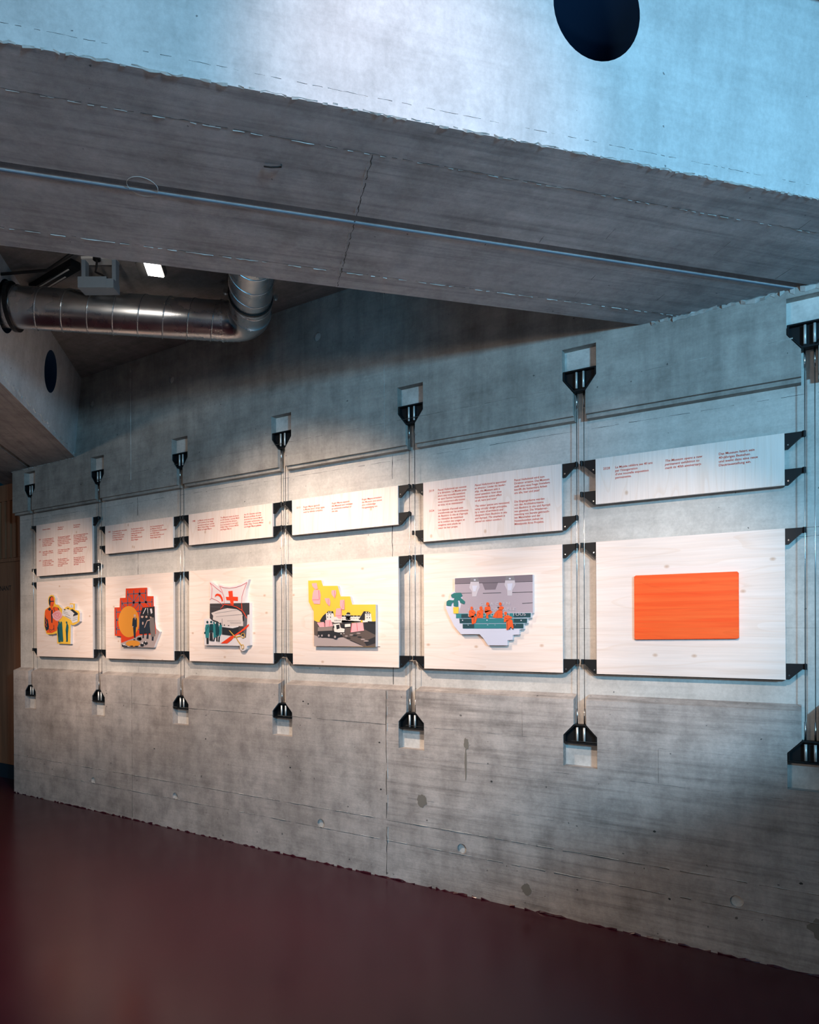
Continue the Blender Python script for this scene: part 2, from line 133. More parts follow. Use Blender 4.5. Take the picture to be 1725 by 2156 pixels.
 ('white', 'ice', '-211,194 277,193 277,-22 266,-24 266,-49 244,-52 244,-79 222,-82 221,-113 195,-115 195,-143 155,-145 154,-174 123,-175 122,-205 3,-206 -26,-166 -51,-141 -171,-141 -215,-95 -254,-24 -272,17 -269,56 -245,68 -233,107 -211,114', [
  ('printed_photo', 'dusk', '-209,193 276,193 276,-20 -186,-17 -174,22 -161,77 -210,111'),
  ('printed_ceiling', 'duskdark', '-209,193 276,193 276,154 27,158 -210,160|-32,158 68,157 51,117 -15,117'),
  ('printed_joints', 'ink', '-209,159 276,153 276,155 -209,161|-209,101 -100,101 -100,103 -209,104|-28,96 86,96 86,99 -28,99|148,95 276,94 276,97 148,98|214,31 275,34 275,37 213,34'),
  ('printed_lampshades', 'haze', '-104,177 -55,175 -48,132 -61,109 -70,80 -97,81 -97,110 -115,134|113,172 169,173 173,139 155,110 153,79 125,80 124,111 108,141'),
  ('printed_lamp_caps', 'smoke', '-104,194 -57,191 -54,166 -109,168|117,192 165,192 170,165 112,167'),
  ('printed_glare', 'ice', '-96,145 -62,144 -75,110 -90,110|125,148 157,149 149,110 128,110|-72,177 -73,175 -75,174 -78,173 -81,173 -84,174 -85,176 -86,178 -85,180 -83,182 -81,182 -78,182 -75,181 -73,180|147,176 147,174 145,172 142,172 139,172 137,173 135,174 134,176 135,178 137,180 139,180 142,180 145,179 147,178'),
  ('printed_steps', 'tealmid', '-203,-18 266,-22 264,-47 -203,-45|-181,-48 244,-52 242,-78 -179,-76|-160,-80 222,-81 221,-108 -159,-107'),
  ('printed_step_ends', 'tealdark', '-168,-22 -101,-21 -101,-45 -168,-45|164,-23 263,-23 262,-45 164,-46|-180,-50 -84,-50 -84,-75 -179,-75|163,-53 242,-53 241,-76 163,-76|-159,-82 -84,-81 -84,-105 -158,-106|123,-82 220,-82 219,-107 123,-106'),
  ('printed_dots', 'ice', '-156,-58 -157,-61 -160,-62 -162,-61 -164,-58 -162,-56 -160,-55 -157,-56|2,-59 1,-62 -2,-63 -5,-62 -6,-59 -5,-57 -2,-56 1,-57|211,-62 210,-65 207,-66 205,-65 204,-62 205,-60 207,-59 210,-60|-127,-86 -120,-86 -120,-89 -127,-88|-2,-86 5,-86 5,-89 -2,-89|45,-87 51,-87 51,-89 45,-89|169,-87 175,-87 175,-89 169,-89'),
  ('printed_stem', 'smoke', '-192,23 -189,62 -193,62 -196,23|-189,62 -194,86 -198,86 -193,62|-190,61 -169,72 -170,74 -192,63|-193,47 -222,64 -223,62 -195,46'),
  ('printed_leaves', 'leaf', '-236,95 -213,106 -170,106 -160,89 -173,77 -157,65 -143,53 -147,37 -174,46 -179,62 -190,62 -187,38 -188,22 -218,27 -219,47 -214,55 -232,43 -236,28 -267,32 -265,56 -251,65 -218,61 -211,75 -231,79'),
  ('printed_pot', 'yellow', '-221,21 -183,21 -187,-18 -219,-17'),
  ('printed_figures', 'orange2', '-91,13 -91,9 -94,6 -97,4 -101,4 -104,6 -106,9 -107,13 -106,17 -104,20 -100,22 -97,22 -94,20 -91,17|-116,-2 -97,4 -82,-1 -72,-15 -84,-30 -110,-42 -118,-37|-101,-34 -85,-33 -86,-81 -98,-82|-112,-37 -84,-30 -78,-38 -101,-45|-29,11 -30,6 -33,2 -37,0 -42,1 -46,3 -48,7 -49,11 -48,16 -45,20 -41,22 -37,22 -33,19 -30,16|-63,-5 -41,2 -24,3 -26,-46 -59,-47 -70,-34|-80,-34 -62,-43 -75,-77 -85,-77|14,34 13,29 10,25 6,23 2,24 -2,26 -5,30 -6,34 -5,39 -2,43 2,45 6,44 10,42 13,38|-14,17 5,22 18,20 22,-5 -16,-18|-17,-6 21,-3 33,-11 25,-21 5,-31 9,-51 -8,-47 -4,-27|91,32 90,27 88,24 84,22 81,22 77,24 75,28 74,32 75,37 77,41 81,43 84,42 88,40 90,37|71,15 91,21 105,12 97,0 73,0|67,-1 95,-2 96,-48 60,-48 33,-43 50,-17|124,-22 123,-27 120,-30 117,-32 113,-32 109,-30 107,-27 106,-22 107,-18 109,-14 113,-12 117,-12 120,-14 123,-18|105,-38 128,-31 156,-45 147,-56 123,-67 104,-73|118,-63 155,-58 163,-105 152,-110 143,-82 147,-97 135,-109 129,-117 120,-117'),
  ('printed_creases', 'ink', '-102,-9 -88,-19 -87,-18 -100,-8|-87,-19 -78,-19 -78,-18 -87,-18|-117,-26 -102,-34 -101,-33 -116,-25|-59,-16 -44,-24 -43,-22 -58,-14|-44,-22 -59,-42 -58,-42 -43,-23|-8,3 17,-9 18,-8 -7,4|69,-2 94,-3 95,-1 69,0|61,-48 67,-21 66,-21 60,-47|111,-49 127,-56 128,-55 112,-47|128,-57 146,-53 145,-51 127,-55|122,-69 126,-114 128,-114 124,-69|-71,-24 -72,-26 -73,-27 -75,-27 -76,-27 -78,-27 -79,-26 -80,-24 -79,-23 -78,-22 -76,-21 -74,-21 -73,-22 -72,-23|15,23 15,21 14,20 13,19 12,19 11,20 10,21 9,23 10,25 11,26 12,27 13,27 14,26 15,25|76,13 75,12 74,10 71,10 69,10 67,11 65,12 64,14 65,15 67,16 69,17 71,17 74,16 75,15|142,-111 142,-113 141,-114 140,-115 138,-115 137,-114 136,-113 136,-111 136,-109 137,-107 138,-106 140,-106 141,-107 142,-109|162,-111 161,-112 160,-114 159,-114 158,-114 156,-114 155,-112 155,-111 155,-109 156,-108 158,-107 159,-107 160,-108 161,-109'),
 ]),
 ('vermilion2', 'vermilion2', '-231,163 239,161 245,154 245,-157 239,-162 -232,-168 -239,-161 -239,156', [
 ]),
]

# ---------------------------------------------------------------- helpers
random.seed(7)

def lin(c):
    return tuple(((v / 255) / 12.92 if v / 255 <= 0.04045 else ((v / 255 + 0.055) / 1.055) ** 2.4) for v in c) + (1.0,)

def mesh_obj(name, verts, faces, mat, parent=None, smooth=False):
    me = bpy.data.meshes.new(name)
    if parent is not None:
        L = parent.location if parent.parent is None else parent.parent.location
        verts = [(v[0] - L[0], v[1] - L[1], v[2] - L[2]) for v in verts]
    me.from_pydata([tuple(v) for v in verts], [], faces)
    me.validate(); me.update()
    bm = bmesh.new(); bm.from_mesh(me); bmesh.ops.recalc_face_normals(bm, faces=bm.faces)
    bm.to_mesh(me); bm.free()
    if mat: me.materials.append(mat)
    if smooth:
        for p in me.polygons: p.use_smooth = True
    o = bpy.data.objects.new(name, me); C.objects.link(o)
    if parent is not None: o.parent = parent
    return o

def tag(o, label=None, cat=None, group=None, kind=None):
    if label: o['label'] = label
    if cat: o['category'] = cat
    if group: o['group'] = group
    if kind: o['kind'] = kind
    return o

def thing(name, loc, label, cat, group=None):
    o = bpy.data.objects.new(name, None); C.objects.link(o)
    o.location = loc; o.empty_display_size = 0.1
    return tag(o, label, cat, group)

class MB:
    def __init__(s): s.v = []; s.f = []
    def add(s, v, f):
        n = len(s.v); s.v += [tuple(p) for p in v]; s.f += [tuple(i + n for i in q) for q in f]; return s
    def box(s, x0, x1, y0, y1, z0, z1):
        return s.add([(x0,y0,z0),(x1,y0,z0),(x1,y1,z0),(x0,y1,z0),(x0,y0,z1),(x1,y0,z1),(x1,y1,z1),(x0,y1,z1)],
                     [(0,3,2,1),(4,5,6,7),(0,1,5,4),(1,2,6,5),(2,3,7,6),(3,0,4,7)])
    def prism(s, poly, y0, y1, holes=()):
        """polygon in (x, z) with holes, extruded from y0 (front) to y1"""
        loops = [list(poly)] + [list(h) for h in holes]
        flat = [p for l in loops for p in l]
        tri = tessellate_polygon([[Vector((p[0], p[1], 0)) for p in l] for l in loops])
        n = len(flat)
        v = [(p[0], y0, p[1]) for p in flat] + [(p[0], y1, p[1]) for p in flat]
        f = [tuple(t) for t in tri] + [tuple(i + n for i in reversed(t)) for t in tri]
        k = 0
        for l in loops:
            m = len(l)
            for i in range(m):
                a, b = k + i, k + (i + 1) % m
                f.append((a, b, b + n, a + n))
            k += m
        return s.add(v, f)
    def cyl(s, p0, p1, r, n=10, r1=None):
        p0, p1 = Vector(p0), Vector(p1); d = (p1 - p0).normalized()
        a = d.orthogonal().normalized(); b = d.cross(a); r1 = r if r1 is None else r1
        v = []
        for p, rr in ((p0, r), (p1, r1)):
            for k in range(n):
                t = 2 * math.pi * k / n
                v.append(p + a * rr * math.cos(t) + b * rr * math.sin(t))
        f = [(k, (k + 1) % n, (k + 1) % n + n, k + n) for k in range(n)] + [tuple(range(n)), tuple(range(2 * n - 1, n - 1, -1))]
        return s.add(v, f)
    def tube(s, pts, r, n=8, cap=True):
        pts = [Vector(p) for p in pts]; v = []; f = []; a = None
        for i, p in enumerate(pts):
            d = (pts[min(i + 1, len(pts) - 1)] - pts[max(i - 1, 0)]).normalized()
            a = d.orthogonal().normalized() if a is None else (a - d * a.dot(d)).normalized()
            b = d.cross(a); rr = r[i] if isinstance(r, (list, tuple)) else r
            for k in range(n):
                t = 2 * math.pi * k / n
                v.append(p + a * rr * math.cos(t) + b * rr * math.sin(t))
        for i in range(len(pts) - 1):
            for k in range(n):
                f.append((i * n + k, i * n + (k + 1) % n, (i + 1) * n + (k + 1) % n, (i + 1) * n + k))
        if cap: f += [tuple(range(n)), tuple(range(len(v) - 1, len(v) - n - 1, -1))]
        return s.add(v, f)
    def fin(s, p0, p1, out, side, w, h, step=0.05, gap=0.12, seed=0, wob=0.4):
        """irregular casting fin: a broken ridge from p0 to p1, w wide along side, h high along out"""
        rnd = random.Random(seed); p0, p1, out, side = map(Vector, (p0, p1, out, side))
        L = (p1 - p0).length; n = max(2, int(L / step)); prev = None
        for i in range(n + 1):
            p = p0.lerp(p1, i / n) + side * rnd.uniform(-wob, wob) * w
            ww = w * rnd.uniform(0.3, 1.2); hh = h * rnd.uniform(0.25, 1.3)
            cur = [p - side * ww / 2 - out * 0.002, p + out * hh + side * rnd.uniform(-.2, .2) * w, p + side * ww / 2 - out * 0.002]
            if prev and rnd.random() > gap:
                s.add(prev + cur, [(0, 1, 4, 3), (1, 2, 5, 4), (0, 3, 5, 2), (0, 2, 1), (3, 4, 5)])
            prev = cur
        return s
    def build(s, name, mat, parent=None, smooth=False):
        return mesh_obj(name, s.v, s.f, mat, parent, smooth)

def circ(cx, cz, r, n=24, rz=None):
    return [(cx + r * math.cos(2 * math.pi * k / n), cz + (rz or r) * math.sin(2 * math.pi * k / n)) for k in range(n)]

# ---------------------------------------------------------------- materials
def new_mat(name):
    m = bpy.data.materials.new(name); m.use_nodes = True
    nt = m.node_tree; b = nt.nodes['Principled BSDF']
    return m, nt, b

def plain(name, rgb, rough=0.6, metal=0.0, spec=0.5):
    m, nt, b = new_mat(name)
    b.inputs['Base Color'].default_value = lin(rgb)
    b.inputs['Roughness'].default_value = rough; b.inputs['Metallic'].default_value = metal
    b.inputs['Specular IOR Level'].default_value = spec
    n = nt.nodes.new('ShaderNodeTexNoise'); n.inputs['Scale'].default_value = 260; n.inputs['Detail'].default_value = 3
    bp = nt.nodes.new('ShaderNodeBump'); bp.inputs['Strength'].default_value = 0.06; bp.inputs['Distance'].default_value = 0.001
    nt.links.new(n.outputs['Fac'], bp.inputs['Height']); nt.links.new(bp.outputs['Normal'], b.inputs['Normal'])
    return m

class NG:
    def __init__(s, nt): s.nt = nt
    def node(s, t, **kw):
        n = s.nt.nodes.new(t)
        for k, v in kw.items(): setattr(n, k, v)
        return n
    def link(s, a, b): s.nt.links.new(a, b)
    def noise(s, vec, scale, detail=6, rough=0.6, stretch=None, rot=0.0):
        if rot:
            m0 = s.node('ShaderNodeMapping'); m0.inputs['Rotation'].default_value = (0, 0, rot)
            s.link(vec, m0.inputs['Vector']); vec = m0.outputs['Vector']
        mp = s.node('ShaderNodeMapping')
        if stretch: mp.inputs['Scale'].default_value = stretch
        s.link(vec, mp.inputs['Vector'])
        n = s.node('ShaderNodeTexNoise'); n.inputs['Scale'].default_value = scale
        n.inputs['Detail'].default_value = detail; n.inputs['Roughness'].default_value = rough
        s.link(mp.outputs['Vector'], n.inputs['Vector'])
        return n.outputs['Fac']
    def ramp(s, fac, stops):
        r = s.node('ShaderNodeValToRGB'); e = r.color_ramp.elements
        while len(e) > 2: e.remove(e[-1])
        for i, (p, c) in enumerate(stops):
            el = e[i] if i < 2 else e.new(p)
            el.position = p; el.color = c if len(c) == 4 else (*c, 1)
        s.link(fac, r.inputs['Fac']); return r.outputs['Color']
    def mix(s, a, b, fac, mode='MIX'):
        m = s.node('ShaderNodeMix', data_type='RGBA', blend_type=mode)
        for sock, v in ((m.inputs[6], a), (m.inputs[7], b), (m.inputs[0], fac)):
            if hasattr(v, 'is_linked') or hasattr(v, 'links'): s.link(v, sock)
            else: sock.default_value = v
        return m.outputs[2]
    def math(s, op, a, b=None):
        m = s.node('ShaderNodeMath', operation=op)
        for sock, v in ((m.inputs[0], a), (m.inputs[1], b)):
            if v is None: continue
            if hasattr(v, 'links'): s.link(v, sock)
            else: sock.default_value = v
        return m.outputs[0]

def g3(v): return (v, v, v, 1)

def concrete(name, lo, hi, boards=0.5, drips=0.4, pores=1.0, rot=0.0, axis='x', bump=0.5, mott=0.7, stain=0.5, split=None):
    m, nt, b = new_mat(name); g = NG(nt)
    vec = g.node('ShaderNodeTexCoord').outputs['Object']
    big = g.noise(vec, 1.1, 5, 0.6, rot=rot)
    mid = g.noise(vec, 6.5, 9, 0.68, rot=rot)
    fine = g.noise(vec, 55, 8, 0.75)
    st = (0.55, 14, 14) if axis == 'x' else (14, 0.55, 14)
    brd = g.noise(vec, 1.6, 7, 0.72, stretch=st, rot=rot)
    drp = g.noise(vec, 1.0, 6, 0.65, stretch=(7, 7, 0.55))
    base = g.ramp(big, [(0.30, lin(lo)), (0.70, lin(hi))])
    base = g.mix(base, g.ramp(mid, [(0.34, g3(0.66)), (0.50, g3(0.98)), (0.66, g3(1.22))]), mott, 'MULTIPLY')
    if boards:
        bf = boards
        if split is not None:      # two pours: the right one shows its boards, the left one is smoother
            sx = g.node('ShaderNodeSeparateXYZ'); g.link(vec, sx.inputs[0])
            bf = g.math('ADD', g.math('MULTIPLY', g.math('GREATER_THAN', sx.outputs[0], split), boards * 0.65), boards * 0.35)
        base = g.mix(base, g.ramp(brd, [(0.33, g3(0.58)), (0.5, g3(1.0)), (0.66, g3(1.16))]), bf, 'MULTIPLY')
    if drips: base = g.mix(base, g.ramp(drp, [(0.36, g3(0.62)), (0.52, g3(1.0)), (0.72, g3(1.2))]), drips, 'MULTIPLY')
    base = g.mix(base, g.ramp(fine, [(0.3, g3(0.78)), (0.7, g3(1.18))]), 0.55, 'MULTIPLY')
    # blotchy darker water stains
    stn = g.noise(vec, 2.3, 8, 0.7, rot=rot)
    base = g.mix(base, (0.60, 0.585, 0.57, 1), g.math('MULTIPLY', g.ramp(stn, [(0.55, g3(0)), (0.75, g3(1))]), stain), 'MULTIPLY')
    # air pores: sparse little dark pits
    vo = g.node('ShaderNodeTexVoronoi'); vo.inputs['Scale'].default_value = 17; vo.inputs['Randomness'].default_value = 1
    dist = g.node('ShaderNodeVectorMath', operation='ADD')
    g.link(vec, dist.inputs[0])
    nz = g.node('ShaderNodeTexNoise'); nz.inputs['Scale'].default_value = 40; g.link(vec, nz.inputs['Vector'])
    sc = g.node('ShaderNodeVectorMath', operation='SCALE'); g.link(nz.outputs['Color'], sc.inputs[0]); sc.inputs['Scale'].default_value = 0.02
    g.link(sc.outputs[0], dist.inputs[1]); g.link(dist.outputs[0], vo.inputs['Vector'])
    sep = g.node('ShaderNodeSeparateColor'); g.link(vo.outputs['Color'], sep.inputs[0])
    rad = g.math('MULTIPLY', g.math('SUBTRACT', sep.outputs[0], 0.55), 0.22 * pores)
    pit = g.math('LESS_THAN', vo.outputs['Distance'], rad)
    base = g.mix(base, (0.22, 0.23, 0.24, 1), g.math('MULTIPLY', pit, 0.8), 'MULTIPLY')
    g.link(base, b.inputs['Base Color'])
    b.inputs['Roughness'].default_value = 0.82
    b.inputs['Specular IOR Level'].default_value = 0.3
    h = g.math('ADD', g.math('MULTIPLY', mid, 0.5), g.math('MULTIPLY', fine, 0.35))
    h = g.math('ADD', h, g.math('MULTIPLY', brd, 0.5 * (boards > 0)))
    h = g.math('SUBTRACT', h, g.math('MULTIPLY', pit, 0.6))
    bp = g.node('ShaderNodeBump'); bp.inputs['Strength'].default_value = bump; bp.inputs['Distance'].default_value = 0.006
    g.link(h, bp.inputs['Height']); g.link(bp.outputs['Normal'], b.inputs['Normal'])
    return m

def wood(name, rgb, rgb2, vertical=False, knots=True, rough=0.55, seed=0.0):
    m, nt, b = new_mat(name); g = NG(nt)
    tc = g.node('ShaderNodeTexCoord').outputs['Object']
    oi = g.node('ShaderNodeObjectInfo')
    off = g.node('ShaderNodeVectorMath', operation='SCALE')
    cmb = g.node('ShaderNodeCombineXYZ')
    for k in range(3): g.link(oi.outputs['Random'], cmb.inputs[k])
    g.link(cmb.outputs[0], off.inputs[0]); off.inputs['Scale'].default_value = 37.0
    add = g.node('ShaderNodeVectorMath', operation='ADD'); g.link(tc, add.inputs[0]); g.link(off.outputs[0], add.inputs[1])
    vec = add.outputs[0]
    st = (16, 16, 0.5) if vertical else (0.5, 16, 16)
    grain = g.noise(vec, 2.6, 5, 0.6, stretch=st)
    fib = g.noise(vec, 9, 4, 0.6, stretch=(st[0], st[1], st[2]))
    warp = g.noise(vec, 1.2, 4, 0.5)
    # growth rings: contour bands of a stretched noise field
    ring = g.noise(vec, 1.0, 2, 0.4, stretch=(5, 5, 0.55) if vertical else (0.55, 5, 5))
    rg = g.math('FRACT', g.math('MULTIPLY', ring, 13))
    base = g.mix(lin(rgb), lin(rgb2), g.ramp(grain, [(0.35, g3(0)), (0.7, g3(1))]))
    base = g.mix(base, (0.86, 0.76, 0.66, 1), g.math('MULTIPLY', g.ramp(rg, [(0.0, g3(0)), (0.80, g3(0)), (0.95, g3(1))]), 0.28), 'MULTIPLY')
    base = g.mix(base, g.ramp(fib, [(0.3, g3(0.90)), (0.7, g3(1.05))]), 0.6, 'MULTIPLY')
    if knots:
        sx = g.node('ShaderNodeSeparateXYZ'); g.link(vec, sx.inputs[0])
        cx = g.node('ShaderNodeCombineXYZ'); g.link(sx.outputs[0], cx.inputs[0]); g.link(sx.outputs[2], cx.inputs[1])
        mp = g.node('ShaderNodeMapping'); mp.inputs['Scale'].default_value = (1.1, 0.8, 1) if vertical else (0.75, 1.1, 1)
        g.link(cx.outputs[0], mp.inputs['Vector'])
        vo = g.node('ShaderNodeTexVoronoi', voronoi_dimensions='2D'); vo.inputs['Scale'].default_value = 6.0
        g.link(mp.outputs[0], vo.inputs['Vector'])
        sep = g.node('ShaderNodeSeparateColor'); g.link(vo.outputs['Color'], sep.inputs[0])
        sel = g.math('GREATER_THAN', sep.outputs[1], 0.72)
        k = g.ramp(vo.outputs['Distance'], [(0.0, g3(1)), (0.04, g3(0.6)), (0.075, g3(0))])
        base = g.mix(base, (0.60, 0.42, 0.27, 1), g.math('MULTIPLY', g.math('MULTIPLY', k, sel), 0.75), 'MULTIPLY')
    g.link(base, b.inputs['Base Color'])
    b.inputs['Roughness'].default_value = rough; b.inputs['Specular IOR Level'].default_value = 0.3
    bp = g.node('ShaderNodeBump'); bp.inputs['Strength'].default_value = 0.12; bp.inputs['Distance'].default_value = 0.001
    g.link(fib, bp.inputs['Height']); g.link(bp.outputs['Normal'], b.inputs['Normal'])
    return m

def floor_mat():
    m, nt, b = new_mat('burgundy_coating'); g = NG(nt)
    vec = g.node('ShaderNodeTexCoord').outputs['Object']
    n = g.noise(vec, 1.4, 6, 0.6); n2 = g.noise(vec, 45, 5, 0.7)
    base = g.ramp(n, [(0.3, lin((56, 18, 30))), (0.7, lin((64, 21, 33)))])
    base = g.mix(base, g.ramp(n2, [(0.3, g3(0.85)), (0.7, g3(1.1))]), 0.5, 'MULTIPLY')
    g.link(base, b.inputs['Base Color'])
    g.link(g.ramp(g.noise(vec, 3.0, 5, 0.6), [(0.3, g3(0.19)), (0.7, g3(0.26))]), b.inputs['Roughness'])
    b.inputs['Specular IOR Level'].default_value = 0.42
    bp = g.node('ShaderNodeBump'); bp.inputs['Strength'].default_value = 0.05; bp.inputs['Distance'].default_value = 0.002
    g.link(n2, bp.inputs['Height']); g.link(bp.outputs['Normal'], b.inputs['Normal'])
    return m

def galv():
    m, nt, b = new_mat('galvanised_steel'); g = NG(nt)
    vec = g.node('ShaderNodeTexCoord').outputs['Object']
    n = g.noise(vec, 5, 4, 0.5)
    g.link(g.ramp(n, [(0.3, lin((175, 178, 182))), (0.7, lin((212, 214, 214)))]), b.inputs['Base Color'])
    b.inputs['Metallic'].default_value = 1.0
    g.link(g.ramp(g.noise(vec, 7, 4, 0.5), [(0.3, g3(0.24)), (0.7, g3(0.32))]), b.inputs['Roughness'])
    return m

def emit(name, col, strength):
    m, nt, b = new_mat(name)
    b.inputs['Base Color'].default_value = (*col, 1)
    b.inputs['Emission Color'].default_value = (*col, 1); b.inputs['Emission Strength'].default_value = strength
    return m

M_SMOOTH = concrete('cast_concrete', (150, 145, 139), (176, 171, 165), boards=0.3, drips=0.55)
M_LOWER = concrete('board_marked_concrete', (160, 150, 144), (190, 181, 176), boards=0.9, drips=0.3, pores=1.2, bump=0.7, mott=0.85, stain=0.6, split=-2.247)
M_BAND = concrete('pale_band_concrete', (190, 184, 178), (210, 205, 199), boards=0.25, drips=0.2, pores=0.9, bump=0.3, mott=0.4, stain=0.3)
M_NICHE = concrete('niche_concrete', (195, 190, 185), (215, 211, 206), boards=0.0, drips=0.1, pores=0.6, bump=0.2)
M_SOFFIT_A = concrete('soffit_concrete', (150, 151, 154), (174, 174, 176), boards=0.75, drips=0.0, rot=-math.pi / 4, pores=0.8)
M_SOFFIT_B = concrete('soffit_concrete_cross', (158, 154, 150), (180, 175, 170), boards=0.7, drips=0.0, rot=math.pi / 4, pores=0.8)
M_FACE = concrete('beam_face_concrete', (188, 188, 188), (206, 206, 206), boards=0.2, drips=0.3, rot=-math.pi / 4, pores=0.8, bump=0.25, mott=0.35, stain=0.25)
M_SLAB = concrete('slab_concrete', (120, 116, 112), (145, 140, 136), boards=0.4, drips=0.0, pores=0.6)
M_FIN = concrete('casting_fin_concrete', (165, 164, 160), (205, 204, 200), boards=0.0, drips=0.0, bump=0.6)
M_CRACK = plain('dark_joint', (62, 62, 60), 0.95)
M_PLASTER = concrete('rough_plaster', (190, 192, 192), (235, 236, 235), boards=0, drips=0, pores=2.2, bump=1.0)
M_FLOOR = floor_mat()
M_WOOD_H = wood('spruce_board_horizontal', (242, 226, 218), (235, 215, 204), False)
M_WOOD_V = wood('spruce_board_vertical', (242, 226, 218), (238, 219, 209), True)
M_EDGE = plain('whitewashed_edge', (214, 208, 206), 0.7)
M_ORANGE = wood('orange_stained_wood', (248, 82, 24), (252, 108, 46), False, False)
M_PARTITION = wood('brown_timber', (150, 108, 80), (128, 90, 66), True, False, 0.6)
M_BLACK = plain('black_steel', (13, 17, 21), 0.5, 0.0, 0.3)
M_STEEL = plain('bright_steel', (205, 205, 205), 0.22, 1.0)
M_GALV = galv()
M_RUBBER = plain('black_rubber', (12, 13, 15), 0.5)
M_BOX = plain('grey_painted_steel', (112, 128, 140), 0.45)
M_WHITEPLATE = plain('white_plate', (205, 205, 202), 0.6)
M_TEXT = plain('red_ink', (198, 66, 38), 0.7)
M_SIGN = plain('dark_ink', (28, 30, 34), 0.7)
M_SLEEVE = plain('dark_sleeve', (26, 54, 84), 0.8, 0.0, 0.2)
M_PROFILE = plain('dull_aluminium', (104, 120, 136), 0.6)
M_PATCH = plain('scuffed_cement', (124, 117, 108), 0.95)
M_BOLT = plain('zinc_bolt', (226, 226, 222), 0.35, 0.35)
M_SKIRT = plain('dark_skirting', (26, 40, 52), 0.6)
M_LAMP = emit('lamp_lens', (1.0, 0.86, 0.72), 55.0)
INK = dict(white=(226, 222, 222), yellow=(246, 194, 66), orange=(238, 92, 34), navy=(34, 46, 60), pink=(236, 170, 176), rose=(222, 92, 104), ink=(38, 40, 46),
           grey=(98, 98, 104), teal=(24, 96, 104), tealdark=(14, 62, 72), vermilion=(222, 66, 28), vermilion2=(222, 66, 28), steel=(94, 98, 118), amber=(232, 150, 52),
           mauve=(176, 160, 158), paper=(222, 214, 216), greycoat=(124, 114, 112), skin=(206, 172, 158), darkgrey=(62, 58, 62), blush=(214, 200, 196), red=(232, 66, 28),
           tealmid=(40, 124, 130), gold=(214, 168, 78), umber=(92, 80, 76), cream=(232, 224, 216), taupe=(146, 130, 124), ice=(206, 206, 222), dusk=(172, 158, 168),
           duskdark=(122, 110, 120), haze=(198, 190, 198), smoke=(128, 124, 130), leaf=(30, 112, 110), orange2=(234, 88, 30))
M_INK = {k: plain('print_' + k, v, 0.65) for k, v in INK.items()}
M_INK['vermilion2'] = M_ORANGE

# ---------------------------------------------------------------- wall with cable slots and niches
BAND_Y, WALL_L, WALL_R, H_SLAB, H_SOF = 0.070, -6.60, 3.0, 3.84, 3.15
U0, STEP, PW = -6.2181, 1.0611, 0.8765
POST = [-6.3002 + STEP * j for j in range(7)]
def struct(name, mb, mat, parent=None):
    o = mb.build(name, mat, parent)
    if parent is None: o['kind'] = 'structure'
    return o
wall = struct('wall_back', MB().box(WALL_L, WALL_R, BAND_Y, 0.30, 0, H_SLAB), M_BAND)

NW, SW = 0.0925, 0.034
def upper_outline(zl):
    p = [(WALL_L, H_SLAB), (WALL_L, zl)]
    for u in POST:
        p += [(u - SW, zl), (u - SW, 2.868), (u - NW, 2.945), (u - NW, 3.112), (u + NW, 3.112), (u + NW, 2.945), (u + SW, 2.868), (u + SW, zl)]
    return p + [(WALL_R, zl), (WALL_R, H_SLAB)]
def lower_outline(zl):
    p = [(WALL_L, 0.0), (WALL_L, zl)]
    for u in POST:
        u -= 0.006
        p += [(u - SW, zl), (u - SW, 1.068), (u - NW, 1.006), (u - NW, 0.837), (u + NW, 0.837), (u + NW, 1.006), (u + SW, 1.068), (u + SW, zl)]
    return p + [(WALL_R, zl), (WALL_R, 0.0)]
up_ties = [(-5.315, 3.585), (-4.268, 3.588), (-2.788, 3.585)]
lo_ties = [(-5.32, 0.264), (-4.252, 0.262), (-2.78, 0.267), (-1.714, 0.275), (-0.245, 0.271)]
mb = MB().prism(upper_outline(2.742), 0.0, 0.022, [circ(x, z, 0.030, 18) for x, z in up_ties])
mb.prism(upper_outline(2.722), 0.022, BAND_Y + 0.002)
n0 = 0
upper = struct('upper_block', mb, M_SMOOTH, wall)
mb = MB().prism(lower_outline(1.202), 0.0, 0.02, [circ(x, z, 0.030, 18) for x, z in lo_ties])
lower_b = MB().prism(lower_outline(1.202), 0.02, BAND_Y + 0.002)
mb.add(lower_b.v, lower_b.f)
mb.v = [(x, y, z + 0.36 * y) if z > 1.19 else (x, y, z) for x, y, z in mb.v]      # sloping top of the ledge
lower = struct('lower_block', mb, M_LOWER, wall)
for k, u in enumerate(POST):      # smooth plaster linings at the back of the niches
    struct('niche_back', MB().prism([(u - NW, 2.93), (u - NW, 3.112), (u + NW, 3.112), (u + NW, 2.93)], 0.0505, 0.0545), M_NICHE, wall)
    ul = u - 0.006
    struct('niche_back', MB().prism([(ul - NW, 0.837), (ul - NW, 1.02), (ul + NW, 1.02), (ul + NW, 0.837)], 0.0505, 0.0545), M_NICHE, wall)
for x, z in up_ties + lo_ties:
    struct('tie_plug', MB().cyl((x, 0.014, z), (x, 0.021, z), 0.0295, 18), M_NICHE, wall)

